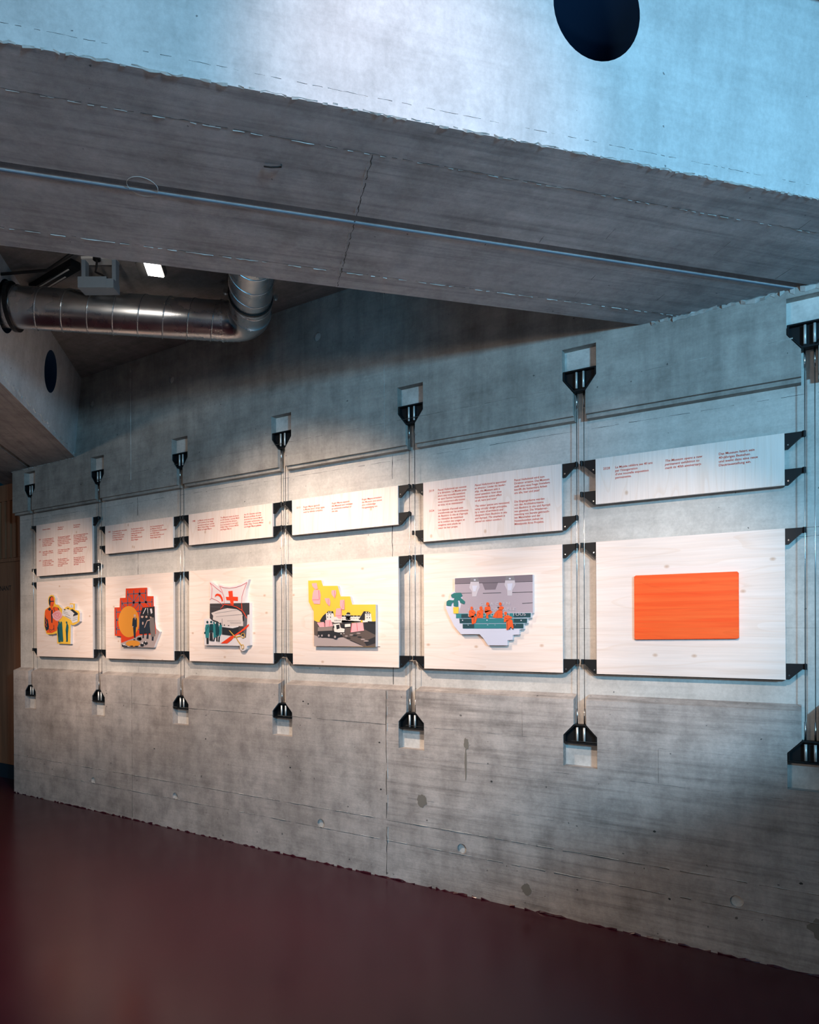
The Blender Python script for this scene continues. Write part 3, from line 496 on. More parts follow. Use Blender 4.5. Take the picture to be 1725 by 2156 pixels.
def seam(p0, p1, w=0.008, h=0.004, mat=M_FIN, seed=1, gap=0.3, wob=0.25, step=0.05, side=(0, 0, 1), parent=wall, out=(0, -1, 0), name='casting_seam'):
    return MB().fin(p0, p1, out, side, w, h, step, gap, seed, wob).build(name, mat, parent)
sd = 10
Y2 = BAND_Y
for (p0, p1, kw) in [
    ((-6.6, 0, 0.372), (3, 0, 0.368), dict(mat=M_CRACK, w=0.006, h=0.0015, gap=0.12)),
    ((-6.6, 0, 0.240), (3, 0, 0.236), dict(mat=M_CRACK, w=0.005, h=0.0015, gap=0.18)),
    ((-6.6, 0, 0.376), (3, 0, 0.372), dict(w=0.004, h=0.004, gap=0.45)),
    ((-6.6, 0, 0.244), (3, 0, 0.240), dict(w=0.004, h=0.004, gap=0.45)),
    ((-4.785, 0, 0.972), (-2.25, 0, 0.980), dict(mat=M_CRACK, w=0.006, h=0.002, gap=0.18)),
    ((-6.6, 0, 0.968), (-4.785, 0, 0.972), dict(mat=M_CRACK, w=0.004, h=0.001, gap=0.35)),
    ((-2.25, 0, 0.985), (3, 0, 0.95), dict(mat=M_CRACK, w=0.003, h=0.001, gap=0.25)),
    ((-2.25, 0, 0.800), (3, 0, 0.775), dict(mat=M_CRACK, w=0.003, h=0.001, gap=0.35)),
    ((-2.25, 0, 0.53), (3, 0, 0.51), dict(mat=M_CRACK, w=0.003, h=0.001, gap=0.35)),
    ((-6.6, 0, 2.905), (-1.1, 0, 2.905), dict(mat=M_CRACK, w=0.005, h=0.001, gap=0.35)),
    ((-0.9, 0, 2.905), (0.05, 0, 2.925), dict(w=0.006, h=0.003, gap=0.4)),
    ((-6.6, Y2, 2.675), (3, Y2, 2.680), dict(mat=M_CRACK, w=0.006, h=0.001, gap=0.2)),
    ((-6.6, Y2, 2.045), (3, Y2, 2.06), dict(mat=M_CRACK, w=0.005, h=0.001, gap=0.25)),
    ((-6.6, Y2, 1.932), (-6.2, Y2, 1.932), dict(mat=M_CRACK, w=0.005, h=0.001, gap=0.1)),
    ((-6.6, Y2, 1.586), (3, Y2, 1.586), dict(mat=M_CRACK, w=0.004, h=0.001, gap=0.2)),
    ((0.0, Y2, 2.015), (0.6, Y2, 2.015), dict(mat=M_CRACK, w=0.005, h=0.001, gap=0.1)),
]:
    sd += 1; seam(p0, p1, seed=sd, **kw)
for (p0, p1, kw) in [
    ((-4.787, 0, 0.02), (-4.785, 0, 1.195), dict(mat=M_CRACK, w=0.007, h=0.002, gap=0.1)),
    ((-2.247, 0, 0.02), (-2.247, 0, 1.195), dict(mat=M_CRACK, w=0.010, h=0.003, gap=0.08)),
    ((-2.238, 0, 0.02), (-2.238, 0, 1.195), dict(w=0.006, h=0.005, gap=0.4)),
    ((-4.780, 0, 2.75), (-4.778, 0, 3.80), dict(w=0.006, h=0.003, gap=0.15)),
    ((-2.247, 0, 2.75), (-2.247, 0, 3.80), dict(w=0.006, h=0.003, gap=0.15)),
    ((-4.79, Y2, 1.23), (-4.79, Y2, 2.715), dict(mat=M_CRACK, w=0.009, h=0.002, gap=0.1)),
    ((-2.235, Y2, 1.23), (-2.235, Y2, 2.715), dict(mat=M_CRACK, w=0.011, h=0.002, gap=0.1)),
    ((-1.33, 0, 0.98), (-1.33, 0, 1.17), dict(mat=M_CRACK, w=0.004, h=0.001, gap=0.1)),
    ((-0.6, 0, 0.80), (-0.6, 0, 0.97), dict(mat=M_CRACK, w=0.004, h=0.001, gap=0.2)),
]:
    sd += 1; seam(p0, p1, seed=sd, side=(1, 0, 0), **kw)
# chipped patch, drip and wire end on the lower wall
def blotch(name, cx, cz, w_, h_, seed, mat, th=0.0012, n=22):
    rnd = random.Random(seed)
    p = [(cx + w_ / 2 * math.cos(2 * math.pi * k / n) * rnd.uniform(0.7, 1.1), cz + h_ / 2 * math.sin(2 * math.pi * k / n) * rnd.uniform(0.7, 1.1)) for k in range(n)]
    return MB().prism(p, -th, 0.001).build(name, mat, wall)
blotch('chipped_patch', -1.985, 0.528, 0.075, 0.085, 3, M_PATCH)
blotch('chipped_patch', -1.68, 0.905, 0.035, 0.075, 4, M_PATCH)
blotch('drip_stain', -1.685, 0.79, 0.014, 0.20, 5, M_PATCH)
blotch('chipped_patch', -1.31, 0.115, 0.06, 0.07, 6, M_PATCH)
blotch('chipped_patch', 0.13, 0.21, 0.17, 0.13, 7, M_PATCH)
for k, (x, z) in enumerate([(-2.93, 1.09), (-2.885, 1.075), (-3.05, 0.62), (-2.30, 0.86), (-2.29, 0.56), (-1.52, 0.70), (-0.62, 0.55), (0.02, 0.41), (-0.55, 0.22), (-3.9, 0.75), (-4.5, 0.62)]):
    blotch('pit', x, z, 0.016, 0.012, 20 + k, M_CRACK, 0.0008, 9)
MB().tube([(-2.36, BAND_Y, 1.475), (-2.36, 0.02, 1.477), (-2.30, 0.015, 1.475)], 0.0022, 6).build('wire_end', M_RUBBER, wall)
# crumbly mortar edge where wall meets the beam soffit
seam((-0.64, -0.004, H_SOF - 0.006), (0.74, -0.004, H_SOF - 0.006), w=0.03, h=0.014, seed=71, gap=0.06, wob=0.3, step=0.02)
seam((-6.6, -0.003, H_SOF - 0.004), (-5.6, -0.003, H_SOF - 0.004), w=0.012, h=0.008, seed=72, gap=0.2, step=0.03)

# ---------------------------------------------------------------- floor, slab, timber partition, parapet
floor = struct('floor', MB().box(-13, 7, -9, 3, -0.12, 0), M_FLOOR)
MB().fin((-6.6, -0.002, 0.001), (1.2, -0.002, 0.001), (0, -1, 0), (0, 0, 1), 0.014, 0.006, 0.03, 0.25, 5).build('coating_edge', M_FLOOR, floor)
ceiling = struct('ceiling', MB().box(-13, 5, -9, 3, H_SLAB, H_SLAB + 0.25), M_SLAB)
part = struct('wall_left', MB().box(-12, WALL_L - 0.002, 0.30, 0.42, 0.152, 3.16), M_PARTITION)
for k in range(44):
    x = WALL_L - 0.06 - 0.104 * k
    MB().box(x - 0.055, x, 0.278, 0.302, 2.365, 2.975).build('slat', M_PARTITION, part)
MB().box(-12, WALL_L - 0.004, 0.274, 0.301, 2.975, 3.15).build('top_rail', M_PARTITION, part)
MB().box(-12, WALL_L - 0.004, 0.284, 0.301, 2.325, 2.362).build('bottom_rail', M_PARTITION, part)
struct('baseboard_left', MB().box(-12, WALL_L - 0.003, 0.298, 0.42, 0.0, 0.150), M_SKIRT)
struct('wall_right', MB().box(1.20, 1.35, -7.5, -0.3, 0.0, 1.66), M_SMOOTH)

def text_mesh(body, size, mat, name, loc, parent, shear=0.0, line=1.0, align='LEFT', width=None, bold=0.0):
    cu = bpy.data.curves.new('t', 'FONT'); cu.body = body; cu.size = size; cu.shear = shear
    cu.space_line = line; cu.align_x = align; cu.resolution_u = 2; cu.offset = bold
    cu.fill_mode = 'FRONT'
    t = bpy.data.objects.new('t', cu); C.objects.link(t)
    bpy.context.view_layer.update()
    me = bpy.data.meshes.new_from_object(t.evaluated_get(bpy.context.evaluated_depsgraph_get()))
    bpy.data.objects.remove(t)
    sx = 1.0
    if width:
        xs = [v.co.x for v in me.vertices]; sx = width / max(xs)
    v = [(loc[0] + p.co.x * sx, loc[1], loc[2] + p.co.y) for p in me.vertices]
    f = [tuple(p.vertices) for p in me.polygons]
    bpy.data.meshes.remove(me)
    return mesh_obj(name, v, f, mat, parent)
text_mesh('NANT', 0.074, M_SIGN, 'printed_lettering', (-7.43, 0.2992, 2.021), part, width=0.228, bold=0.0006)

# ---------------------------------------------------------------- ceiling beams with duct holes
R2 = math.sqrt(2)
def beam(name, d, q, o_near, o_far, o_groove, s0, s1, holes, mats, draft=0.075):
    """beam along d; offsets along q at soffit level, faces splay outwards by draft up to the slab"""
    d, q = Vector((*d, 0)) / R2, Vector((*q, 0)) / R2
    def P(o, s, z, sgn=0):
        oo = o + sgn * draft * (z - H_SOF) / (H_SLAB - H_SOF)
        p = q * oo + d * s; return (p.x, p.y, z)
    zt = H_SLAB + 0.02
    root = None
    faces = []
    for (o, sgn, a) in ((o_near, 1, s0(o_near)), (o_far, -1, s0(o_far))):
        outer = [(a, H_SOF), (s1, H_SOF), (s1, zt), (a, zt)]
        loops = [outer] + [circ(s, z, r, 40) for s, z, r in holes if s - r > a]
        tri = tessellate_polygon([[Vector((x, y, 0)) for x, y in l] for l in loops])
        m = MB().add([P(o, x, y, sgn) for l in loops for x, y in l], [tuple(t) for t in tri])
        faces.append(m)
    body = MB()
    gw = 0.020
    gd = 0.03
    oo = [o_far, o_groove - gw, o_groove - gw, o_groove + gw, o_groove + gw, o_near]
    zz = [H_SOF, H_SOF, H_SOF + gd, H_SOF + gd, H_SOF, H_SOF]
    for k in range(5):
        body.add([P(oo[k], s0(oo[k]), zz[k]), P(oo[k], s1, zz[k]), P(oo[k+1], s1, zz[k+1]), P(oo[k+1], s0(oo[k+1]), zz[k+1])], [(0, 1, 2, 3)])
    body.add([P(o_far, s1, H_SOF), P(o_near, s1, H_SOF), P(o_near, s1, zt, 1), P(o_far, s1, zt, -1)], [(0, 1, 2, 3)])
    root = body.build(name, mats[0]); root['kind'] = 'structure'
    faces[0].build('near_face', mats[1], root); faces[1].build('far_face', mats[1], root)
    for s, z, r in holes:
        m = MB(); c = circ(s, z, r, 40)
        m.add([P(o_near, x, y, 1) for x, y in c] + [P(o_far, x, y, -1) for x, y in c], [(k, (k + 1) % 40, 40 + (k + 1) % 40, 40 + k) for k in range(40)])
        t = m.build('duct_sleeve', mats[2], root, True)
    return root, P
HR = 0.155
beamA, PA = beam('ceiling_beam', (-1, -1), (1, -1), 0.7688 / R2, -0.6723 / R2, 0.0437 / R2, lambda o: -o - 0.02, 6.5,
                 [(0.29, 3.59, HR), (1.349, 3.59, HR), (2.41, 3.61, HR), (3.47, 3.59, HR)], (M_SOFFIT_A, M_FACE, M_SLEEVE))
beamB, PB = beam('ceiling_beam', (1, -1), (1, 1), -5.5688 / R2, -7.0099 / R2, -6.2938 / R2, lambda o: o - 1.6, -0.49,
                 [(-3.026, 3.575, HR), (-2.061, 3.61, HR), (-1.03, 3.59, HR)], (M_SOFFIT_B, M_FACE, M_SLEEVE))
dA, qA = Vector((-1, -1, 0)) / R2, Vector((1, -1, 0)) / R2
dB, qB = Vector((1, -1, 0)) / R2, Vector((1, 1, 0)) / R2
def soff(o, s, P, dz=0.0): x, y, z = P(o / R2, s, H_SOF - dz); return (x, y, z)
for (o, mat, w_, h_, gp, sd_) in [(0.530, M_FIN, 0.003, 0.002, 0.62, 31), (0.536, M_CRACK, 0.007, 0.001, 0.2, 32), (-0.49, M_FIN, 0.003, 0.003, 0.45, 33), (-0.482, M_CRACK, 0.003, 0.001, 0.35, 34)]:
    seam(soff(o, -o / R2, PA), soff(o, 6.0, PA), w=w_, h=h_, mat=mat, seed=sd_, gap=gp, step=0.018, side=qA, out=(0, 0, -1), parent=beamA)
sc_ = 2.045
for (a, b) in ((0.53, 0.07), (0.02, -0.66)):
    seam(soff(a, sc_, PA), soff(b, sc_, PA), w=0.012, h=0.001, mat=M_CRACK, seed=41, gap=0.05, step=0.015, side=dA, out=(0, 0, -1), parent=beamA)
    seam(soff(a, sc_ + .01, PA), soff(b, sc_ + .01, PA), w=0.003, h=0.003, seed=42, gap=0.5, step=0.015, side=dA, out=(0, 0, -1), parent=beamA)
# board ends on the soffit
for k, (o, s, l) in enumerate([(0.35, 0.55, 0.10), (0.22, 0.15, 0.10), (-0.15, 0.95, 0.08), (-0.25, 0.55, 0.06), (0.30, 1.05, 0.07), (-0.33, 0.95, 0.06), (0.62, 0.35, 0.06), (0.15, 1.3, 0.05)]):
    seam(soff(o, s, PA), soff(o - l * R2, s, PA), w=0.004, h=0.001, mat=M_CRACK, seed=50 + k, gap=0.05, side=dA, out=(0, 0, -1), parent=beamA)
# rough lower edge and the board line above it on the lit face
def nf(s, z, out=0.0): x, y, zz = PA(0.7688 / R2 + out, s, z, 1); return (x, y, zz)
seam(nf(-0.55, H_SOF + 0.002), nf(6, H_SOF + 0.002), w=0.008, h=0.004, seed=61, gap=0.25, wob=0.4, step=0.015, out=qA, parent=beamA)
seam(nf(-0.55, H_SOF + 0.04), nf(6, H_SOF + 0.05), w=0.003, h=0.001, mat=M_CRACK, seed=62, gap=0.4, step=0.015, out=qA, parent=beamA)
MB().fin(PB(-5.5688 / R2, -3.93, H_SOF + 0.03, 1), PB(-5.5688 / R2, -1.5, H_SOF + 0.06, 1), qB, (0, 0, 1), 0.03, 0.006, 0.03, 0.3, 64).build('casting_seam', M_FIN, beamB)
g0, g1 = PA(0.0437 / R2 - 0.025, 0.0, H_SOF), PA(0.0437 / R2 - 0.025, 6.2, H_SOF)
gv = [Vector(p) + qA * a + Vector((0, 0, b)) for p in (g0, g1) for a, b in ((-0.004, 0.001), (0.004, 0.001), (0.004, -0.003), (-0.004, -0.003))]
MB().add(gv, [(0, 1, 5, 4), (1, 2, 6, 5), (2, 3, 7, 6), (3, 0, 4, 7), (0, 3, 2, 1), (4, 5, 6, 7)]).build('groove_profile', M_PROFILE, beamA)
# round plug and a scrap of tie wire on the soffit
x, y, z = -1.957, -2.003, H_SOF
MB().add([(x + r_ * math.cos(2 * math.pi * k / 32), y + r_ * math.sin(2 * math.pi * k / 32), z + dz) for r_, dz in ((0.0495, 0.001), (0.0505, -0.0015), (0.052, 0.001)) for k in range(32)],
         [(j * 32 + k, j * 32 + (k + 1) % 32, (j + 1) * 32 + (k + 1) % 32, (j + 1) * 32 + k) for j in range(2) for k in range(32)]).build('plug_rim', M_FIN, beamA)
MB().tube([(-1.52, -1.86, z - .004), (-1.50, -1.85, z - .008), (-1.47, -1.83, z - .006), (-1.46, -1.842, z - .010)], 0.0028, 6).build('wire_scrap', M_RUBBER, beamA)
# rough acoustic plaster lining in the near bay
P0 = [(1.0, -0.05), (4.8, -0.05), (4.8, -8.5), (-4.2, -8.5), (-4.2, -5.12)]
m = MB().prism([(x, y) for x, y in P0], 0, 1)
mm = MB().add([(v[0], v[2], 3.757 + 0.082 * v[1]) for v in m.v], m.f)
struct('ceiling_lining', mm, M_PLASTER)

# ---------------------------------------------------------------- cable anchors and cables
PIC = ['man collage', 'lattice collage', 'flags collage', 'dump truck collage', 'bench collage', 'plain orange board']
def between(j):
    if j == 0: return 'left of the %s panel' % PIC[0]
    if j == 6: return 'right of the %s' % PIC[5]
    return 'between the %s and the %s' % (PIC[j - 1], PIC[j])

def anchor_polys(upside):
    if not upside:      # wide at top, neck below
        return [(-0.0905, 2.992), (0.0905, 2.992), (0.0905, 2.946), (0.033, 2.872), (-0.033, 2.872), (-0.0905, 2.946)]
    return [(-0.0905, 0.961), (-0.0905, 1.006), (-0.033, 1.066), (0.033, 1.066), (0.0905, 1.006), (0.0905, 0.961)]
def make_anchor(u, upside, label):
    poly = anchor_polys(upside)
    zb = min(p[1] for p in poly)
    r = thing('cable_anchor', (u, 0.02, zb), label, 'cable anchor', 'cable anchors set in the concrete niches')
    pl = [(u + x, z) for x, z in poly]
    MB().prism(pl, 0.034, 0.046).build('back_plate', M_BLACK, r)
    cz = sum(p[1] for p in poly) / len(poly)
    inner = [(u + x * 0.90, cz + (z - cz) * 0.86) for x, z in poly]
    m = MB().prism(pl, 0.004, 0.034, [inner])
    o = m.build('flange', M_BLACK, r)
    bv = o.modifiers.new('soft', 'BEVEL'); bv.width = 0.0015; bv.segments = 1; bv.limit_method = 'ANGLE'
    za, zc = (2.893, 2.980) if not upside else (0.974, 1.050)
    for s in (-1, 1):
        MB().cyl((u + s * 0.019, 0.016, za), (u + s * 0.019, 0.016, zc), 0.0062, 12).build('bolt', M_BOLT, r, True)
    return r
for j, u in enumerate(POST):
    make_anchor(u, False, 'upper black cable anchor ' + between(j))
    make_anchor(u - 0.006, True, 'lower black cable anchor ' + between(j))
    for s in (-1, 1):
        if j == 0 and s < 0: continue
        x0, x1 = u + s * 0.020, u - 0.006 + s * 0.020
        zt, zb = 2.871, 1.067
        side = 'left' if s < 0 else 'right'
        lab = ('thin steel cable ' + between(j)) if j == 0 else ('%s thin steel cable %s' % (side, between(j)))
        r = thing('steel_cable', (x1, 0.022, zb), lab, 'cable', 'thin steel cables carrying the panels')
        MB().tube([(x1, 0.022, zb), ((x0 + x1) / 2, 0.022, 1.97), (x0, 0.022, zt)], 0.0021, 6).build('wire_rope', M_STEEL, r, True)
        MB().cyl((x0, 0.022, zt), (x0, 0.022, zt - 0.085), 0.0042, 8).build('end_fitting', M_STEEL, r, True)
        MB().cyl((x1, 0.022, zb), (x1, 0.022, zb + 0.085), 0.0042, 8).build('end_fitting', M_STEEL, r, True)

# ---------------------------------------------------------------- panels
YF, YB = 0.0163, 0.0345
def bracket_mesh(s):
    poly = [(0.0, 0.0), (s * 0.082, 0.0), (s * 0.086, -0.004), (s * 0.086, -0.021), (s * 0.082, -0.025), (s * 0.066, -0.026), (s * 0.014, -0.075), (0.0, -0.075)]
    if s < 0: poly = poly[::-1]
    m = MB().prism(poly, YF + 0.0085, YB + 0.006)
    m.cyl((s * 0.0785, 0.024, 0.001), (s * 0.0785, 0.024, -0.0265), 0.0078, 12)
    me = bpy.data.meshes.new('bracket'); me.from_pydata(m.v, [], m.f); me.validate()
    bm = bmesh.new(); bm.from_mesh(me); bmesh.ops.recalc_face_normals(bm, faces=bm.faces); bm.to_mesh(me); bm.free()
    me.materials.append(M_BLACK); return me
BRK = {s: bracket_mesh(s) for s in (-1, 1)}
SCREW = MB().cyl((0, YF - 0.0005, 0), (0, YF + 0.003, 0), 0.004, 8)
scm = bpy.data.meshes.new('screw'); scm.from_pydata(SCREW.v, [], SCREW.f); scm.materials.append(M_STEEL)
def make_panel(name, j, zb, zt, mat, label, cat, group):
    uL = U0 + STEP * j; uc = uL + PW / 2
    r = thing(name, (uc, YF, zb), label, cat, group)
    m = MB().box(uL, uL + PW, YF, YB, zb, zt)
    o = m.build('board', mat, r); o.data.materials.append(M_EDGE)
    for p in o.data.polygons:
        if abs(p.normal.y) < 0.5: p.material_index = 1
    for s, u in ((-1, uL), (1, uL + PW)):
        for z in (zt, zb + 0.075):
            b = bpy.data.objects.new('bracket', BRK[s]); C.objects.link(b); b.parent = r
            b.location = (u - uc, -YF, z - zb)
            q = bpy.data.objects.new('screw', scm); C.objects.link(q); q.parent = b; q.location = (s * 0.014, 0.0085, -0.055)
    return r, uL, uc

TXT = [
 (2.106, 2.592, 'tall text panel headed with the museum history, three columns in orange', [
  (None, 2.537, ["L'histoire du Musée"], ["The history of", "the Museum"], ["Die Geschichte", "des Museums"], 0.0175),
  ('1863', 2.446, ["Le Comité international de", "la Croix-Rouge (CICR) est", "fondé à Genève. Ses archives", "et objets sont à l'origine", "de la future collection."], ["The International Committee", "of the Red Cross (ICRC) is", "founded in Geneva. Its archives", "and objects later form the", "basis of the future museum's", "collection."], ["Das Internationale Komitee vom", "Roten Kreuz (IKRK) wird", "in Genf gegründet. Sein Archiv", "und seine Objekte bilden später", "die Grundlage der künftigen", "Sammlung."], 0.0155),
  ('1975', 2.328, ["Laurent Marti, délégué du", "CICR, propose la création", "d'un musée."], ["ICRC delegate Laurent Marti", "proposes the creation of", "a museum."], ["Der IKRK-Delegierte Laurent", "Marti schlägt vor, ein", "Museum zu gründen,", "in Genf."], 0.0155),
  ('1979', 2.243, ["La première association", "est créée à Genève. Un lieu", "est choisi, une équipe", "se réunit autour du projet."], ["The first association is", "created in Geneva. A place", "is chosen and a team", "comes together around", "the project."], ["Der erste Verein wird in", "Genf gegründet. Ein Ort", "wird gewählt, ein Team", "versammelt sich rund um", "das Projekt."], 0.0155)]),
 (2.253, 2.497, 'low text panel dated 1985 directly above the orange lattice collage', [
  ('1985', 2.434, ["La première pierre est posée", "le 21 novembre en", "présence d'Odile Rogier,", "de Raïssa Gorbatcheva", "et de Nancy Reagan."], ["The first stone is laid on", "21 November at a summit", "meeting attended by", "Odile Rogier,", "Raisa Gorbacheva and", "Nancy Reagan."], ["Die Grundsteinlegung für", "das Museum findet am", "21. November in Anwesenheit", "von Odile Rogier,", "Raissa Gorbatschowa und", "Nancy Reagan statt."], 0.0181)]),
 (2.255, 2.497, 'low text panel dated 1988 directly above the white flags collage', [
  ('1988', 2.434, ["Le Musée ouvre ses portes", "le 29 octobre. Il est dirigé", "successivement par Laurent", "Marti, Didier Helg, Christine", "Müller et Roger Mayou."], ["The Museum opens its doors", "on 29 October. Laurent Marti", "serves as the first director;", "he is succeeded in turn by", "Didier Helg, Christine Müller", "and Roger Mayou."], ["Am 29. Oktober wird das", "Museum eröffnet. Es wird", "zunächst von Laurent Marti", "und später nacheinander von", "Didier Helg, Christine Müller", "und Roger Mayou geleitet."], 0.0181)]),
 (2.252, 2.499, 'low text panel dated 2013, three short columns in orange', [
  ('2013', 2.434, ["Roger Mayou agrandit", "le Musée dont il dirige égale-", "ment la refonte complète."], ["Roger Mayou expands", "the Museum and oversees", "an extensive overhaul of", "the site."], ["Roger Mayou erweitert", "das Museum und nimmt", "eine vollständige", "Neugestaltung vor."], 0.0181)]),
 (2.129, 2.495, 'tall text panel dated 2019 and 2024, three columns in orange', [
  ('2019', 2.432, ["Pascal Hufschmid est nommé", "à la direction. Le Musée pose", "alors une nouvelle question:", "en quoi l'action humanitaire", "nous concerne-t-elle toutes", "et tous, ici et maintenant?"], ["Pascal Hufschmid is appointed", "as director. Under his leader-", "ship, the Museum asks a", "novel question: how does", "humanitarian action affect", "us all, here and now?"], ["Pascal Hufschmid wird zum", "Direktor ernannt. Das Museum", "stellt eine neue Frage: Inwiefern", "betrifft die humanitäre Arbeit", "uns alle, hier und jetzt?"], 0.0183),
  ('2024', 2.309, ["Les espaces d'accueil sont", "transformés par les architectes", "de Baubüro in situ et d'apropå.", "Le réemploi de matériaux", "et le confort des usagers et", "usagères sont placés au", "cœur de leur projet."], ["The visitor spaces are renovated,", "using circular design principles,", "by a team of architects and", "designers from Baubüro in situ", "and Apropå. The emphasis is", "placed on visitor comfort."], ["Die Eingangsräume werden", "von den Architekturteams", "von Baubüro in situ und Apropå", "neu gestaltet. Die Wiederver-", "wendung von bereits gebrauch-", "ten Materialien und der", "Nutzerkomfort stehen im", "Mittelpunkt ihres Projekts."], 0.0183)]),
 (2.253, 2.496, 'low text panel dated 2028, three short columns in red', [
  ('2028', 2.432, ["Le Musée célèbre ses 40 ans", "par l'inauguration", "d'une nouvelle exposition", "permanente."], ["The Museum opens a new", "permanent exhibition to", "mark its 40th anniversary."], ["Das Museum feiert sein", "40-jähriges Bestehen", "und weiht dazu eine neue", "Dauerausstellung ein."], 0.0183)]),
]
FS = 0.0163
for j, (zb, zt, lab, rows) in enumerate(TXT):
    r, uL, uc = make_panel('text_panel', j, zb, zt, M_WOOD_V, lab, 'text panel', 'pale wooden text panels of the upper row')
    for (yr, z, c1, c2, c3, pitch) in rows:
        if yr: text_mesh(yr, FS * 1.12, M_TEXT, 'printed_year', (uL + 0.040, YF - 0.0006, z), r, bold=0.0002)
        for cx, lines, sh in ((0.103, c1, 0), (0.350, c2, 0.22), (0.598, c3, 0)):
            text_mesh('\n'.join(lines), FS, M_TEXT, 'printed_text', (uL + cx, YF - 0.0006, z), r, shear=sh, line=pitch / FS, bold=0.0003)

PLAB = ['pale picture panel carrying the orange man collage, leftmost of the lower row', 'pale picture panel carrying the orange lattice collage with yellow disc',
        'pale picture panel carrying the white flags collage with red cross', 'pale picture panel carrying the yellow dump truck collage',
        'pale picture panel carrying the grey bench collage with orange sitters', 'pale picture panel carrying the plain orange board, rightmost of the lower row']
CLAB = ['yellow cut-out collage of a man in an orange suit and teal figures', 'stepped orange cut-out collage with grey lattice, yellow disc and people in coats',
        'white cut-out collage with red cross flag, teal crowd, red ribbon and scissors', 'yellow stepped cut-out collage with pink blocks, white building and dump truck',
        'grey cut-out collage of orange people sitting on teal benches beside a plant', 'plain orange rounded board fixed on the rightmost pale panel']
def parse(s): return [tuple(float(v) / 1000 for v in p.split(',')) for p in s.split(' ')]
ZB, ZT = 1.3445, 2.0513
zc = (ZB + ZT) / 2
for j in range(6):
    r, uL, uc = make_panel('picture_panel', j, ZB, ZT, M_WOOD_H, PLAB[j], 'picture panel', 'pale wooden picture panels of the lower row')
    side, face, outline, layers = PRINTS[j]
    ol = [(uc + x, zc + z) for x, z in parse(outline)]
    zmin = min(p[1] for p in ol)
    T0 = YF - 0.025
    if j == 5: T0 = YF - 0.016
    k = thing('orange_board' if j == 5 else 'cutout_collage', (uc, T0, zmin), CLAB[j], 'artwork', 'cut-out pictures mounted on the lower panels')
    if j == 5:
        MB().prism(ol, T0, YF - 0.001).build('painted_board', M_ORANGE, k)
        continue
    MB().prism(ol, T0 + 0.0004, YF - 0.0002).build('backing', M_INK['white'], k)
    MB().prism(ol, T0, T0 + 0.0004).build('printed_face', M_INK[face], k)
    for n, (nm, col, polys) in enumerate(layers):
        y1 = T0 - 0.00035 * n; m = MB()
        single = dict(printed_chunks='printed_block', printed_lampshades='printed_lampshade', printed_lamp_caps='printed_lamp_cap', printed_steps='printed_step', printed_wheels='printed_wheel', printed_hubs='printed_hub', printed_shadow='printed_shade', printed_medallion='printed_medallion').get(nm)
        if single:
            for q in polys.split('|'):
                MB().prism([(uc + x, zc + z) for x, z in parse(q)], y1 - 0.00035, y1).build(single, M_INK[col], k)
            continue
        for q in polys.split('|'):
            p = [(uc + x, zc + z) for x, z in parse(q)]
            if len(p) >= 3: m.prism(p, y1 - 0.00035, y1)
        m.build(nm, M_INK[col], k)
    if j == 4:      # faint inscription on the photographed wall
        for t, x, z, w_ in (('C H A C U N', -0.05, 0.026, 0.19), ('EST RESPONSABLE', -0.125, -0.006, 0.30), ('DE TOUT DEVANT TOUS', -0.125, -0.036, 0.36)):
            text_mesh(t, 0.024, M_INK['haze'], 'printed_inscription', (uc + x, T0 - 0.0030, zc + z), k, width=w_)

# ---------------------------------------------------------------- spiral duct
zD = 3.61; RD = 0.125
a0 = Vector((-4.62, -1.641, zD)); cor = Vector((-3.074, -0.341, zD)); e2 = Vector((cor.x + 1.28, cor.y - 1.28, zD))
d1 = (cor - a0).normalized(); d2 = (e2 - cor).normalized()
duct = thing('ventilation_duct', (cor.x, cor.y, zD - RD), 'silver spiral ventilation duct with elbow running through the concrete beams', 'duct')
bend = 0.175; ang = d1.angle(d2)
b0, b1 = cor - d1 * bend, cor + d2 * bend
MB().tube([a0, b0], RD, 40, False).build('straight_pipe', M_GALV, duct, True)
arc = []
for k in range(15):
    t = k / 14
    arc.append(b0 * (1 - t) ** 2 + cor * (2 * t * (1 - t)) + b1 * t ** 2)
el = MB().tube(arc, RD * 1.012, 40, False).build('elbow', M_GALV, duct, True)
MB().tube([b1, e2], RD, 40, False).build('branch_pipe', M_GALV, duct, True)
def helix(p0, p1, r, pitch, ph=0.0):
    d = (p1 - p0).normalized(); a = d.cross(Vector((0, 0, 1))).normalized(); b = a.cross(d)
    L = (p1 - p0).length; n = int(L / pitch * 28); pts = []
    for i in range(n + 1):
        t = 2 * math.pi * i / 28 + ph
        pts.append(p0 + d * (L * i / n) + a * r * math.cos(t) + b * r * math.sin(t))
    return pts
MB().tube(helix(a0, b0 - d1 * 0.03, RD + 0.001, 0.150), 0.0045, 6).build('spiral_seam', M_GALV, duct, True)
MB().tube(helix(b1 + d2 * 0.05, e2, RD + 0.001, 0.155, 1.0), 0.0045, 6).build('spiral_seam', M_GALV, duct, True)
def ring(c, d, r0, r1, t, name, mat, parent):
    a = d.orthogonal().normalized(); b = d.cross(a); n = 40
    v = [c + d * tt + (a * math.cos(2 * math.pi * k / n) + b * math.sin(2 * math.pi * k / n)) * rr
         for tt, rr in ((-t, r0 - 0.001), (-t, r1), (t, r1), (t, r0 - 0.001)) for k in range(n)]
    f = [(j * n + k, j * n + (k + 1) % n, ((j + 1) % 4) * n + (k + 1) % n, ((j + 1) % 4) * n + k) for j in range(4) for k in range(n)]
    return MB().add(v, f).build(name, mat, parent, False)
ring(b0, d1, RD, RD + 0.006, 0.006, 'collar', M_GALV, duct)
ring(b1 - d2 * 0.0, d2, RD, RD + 0.006, 0.005, 'collar', M_GALV, duct)
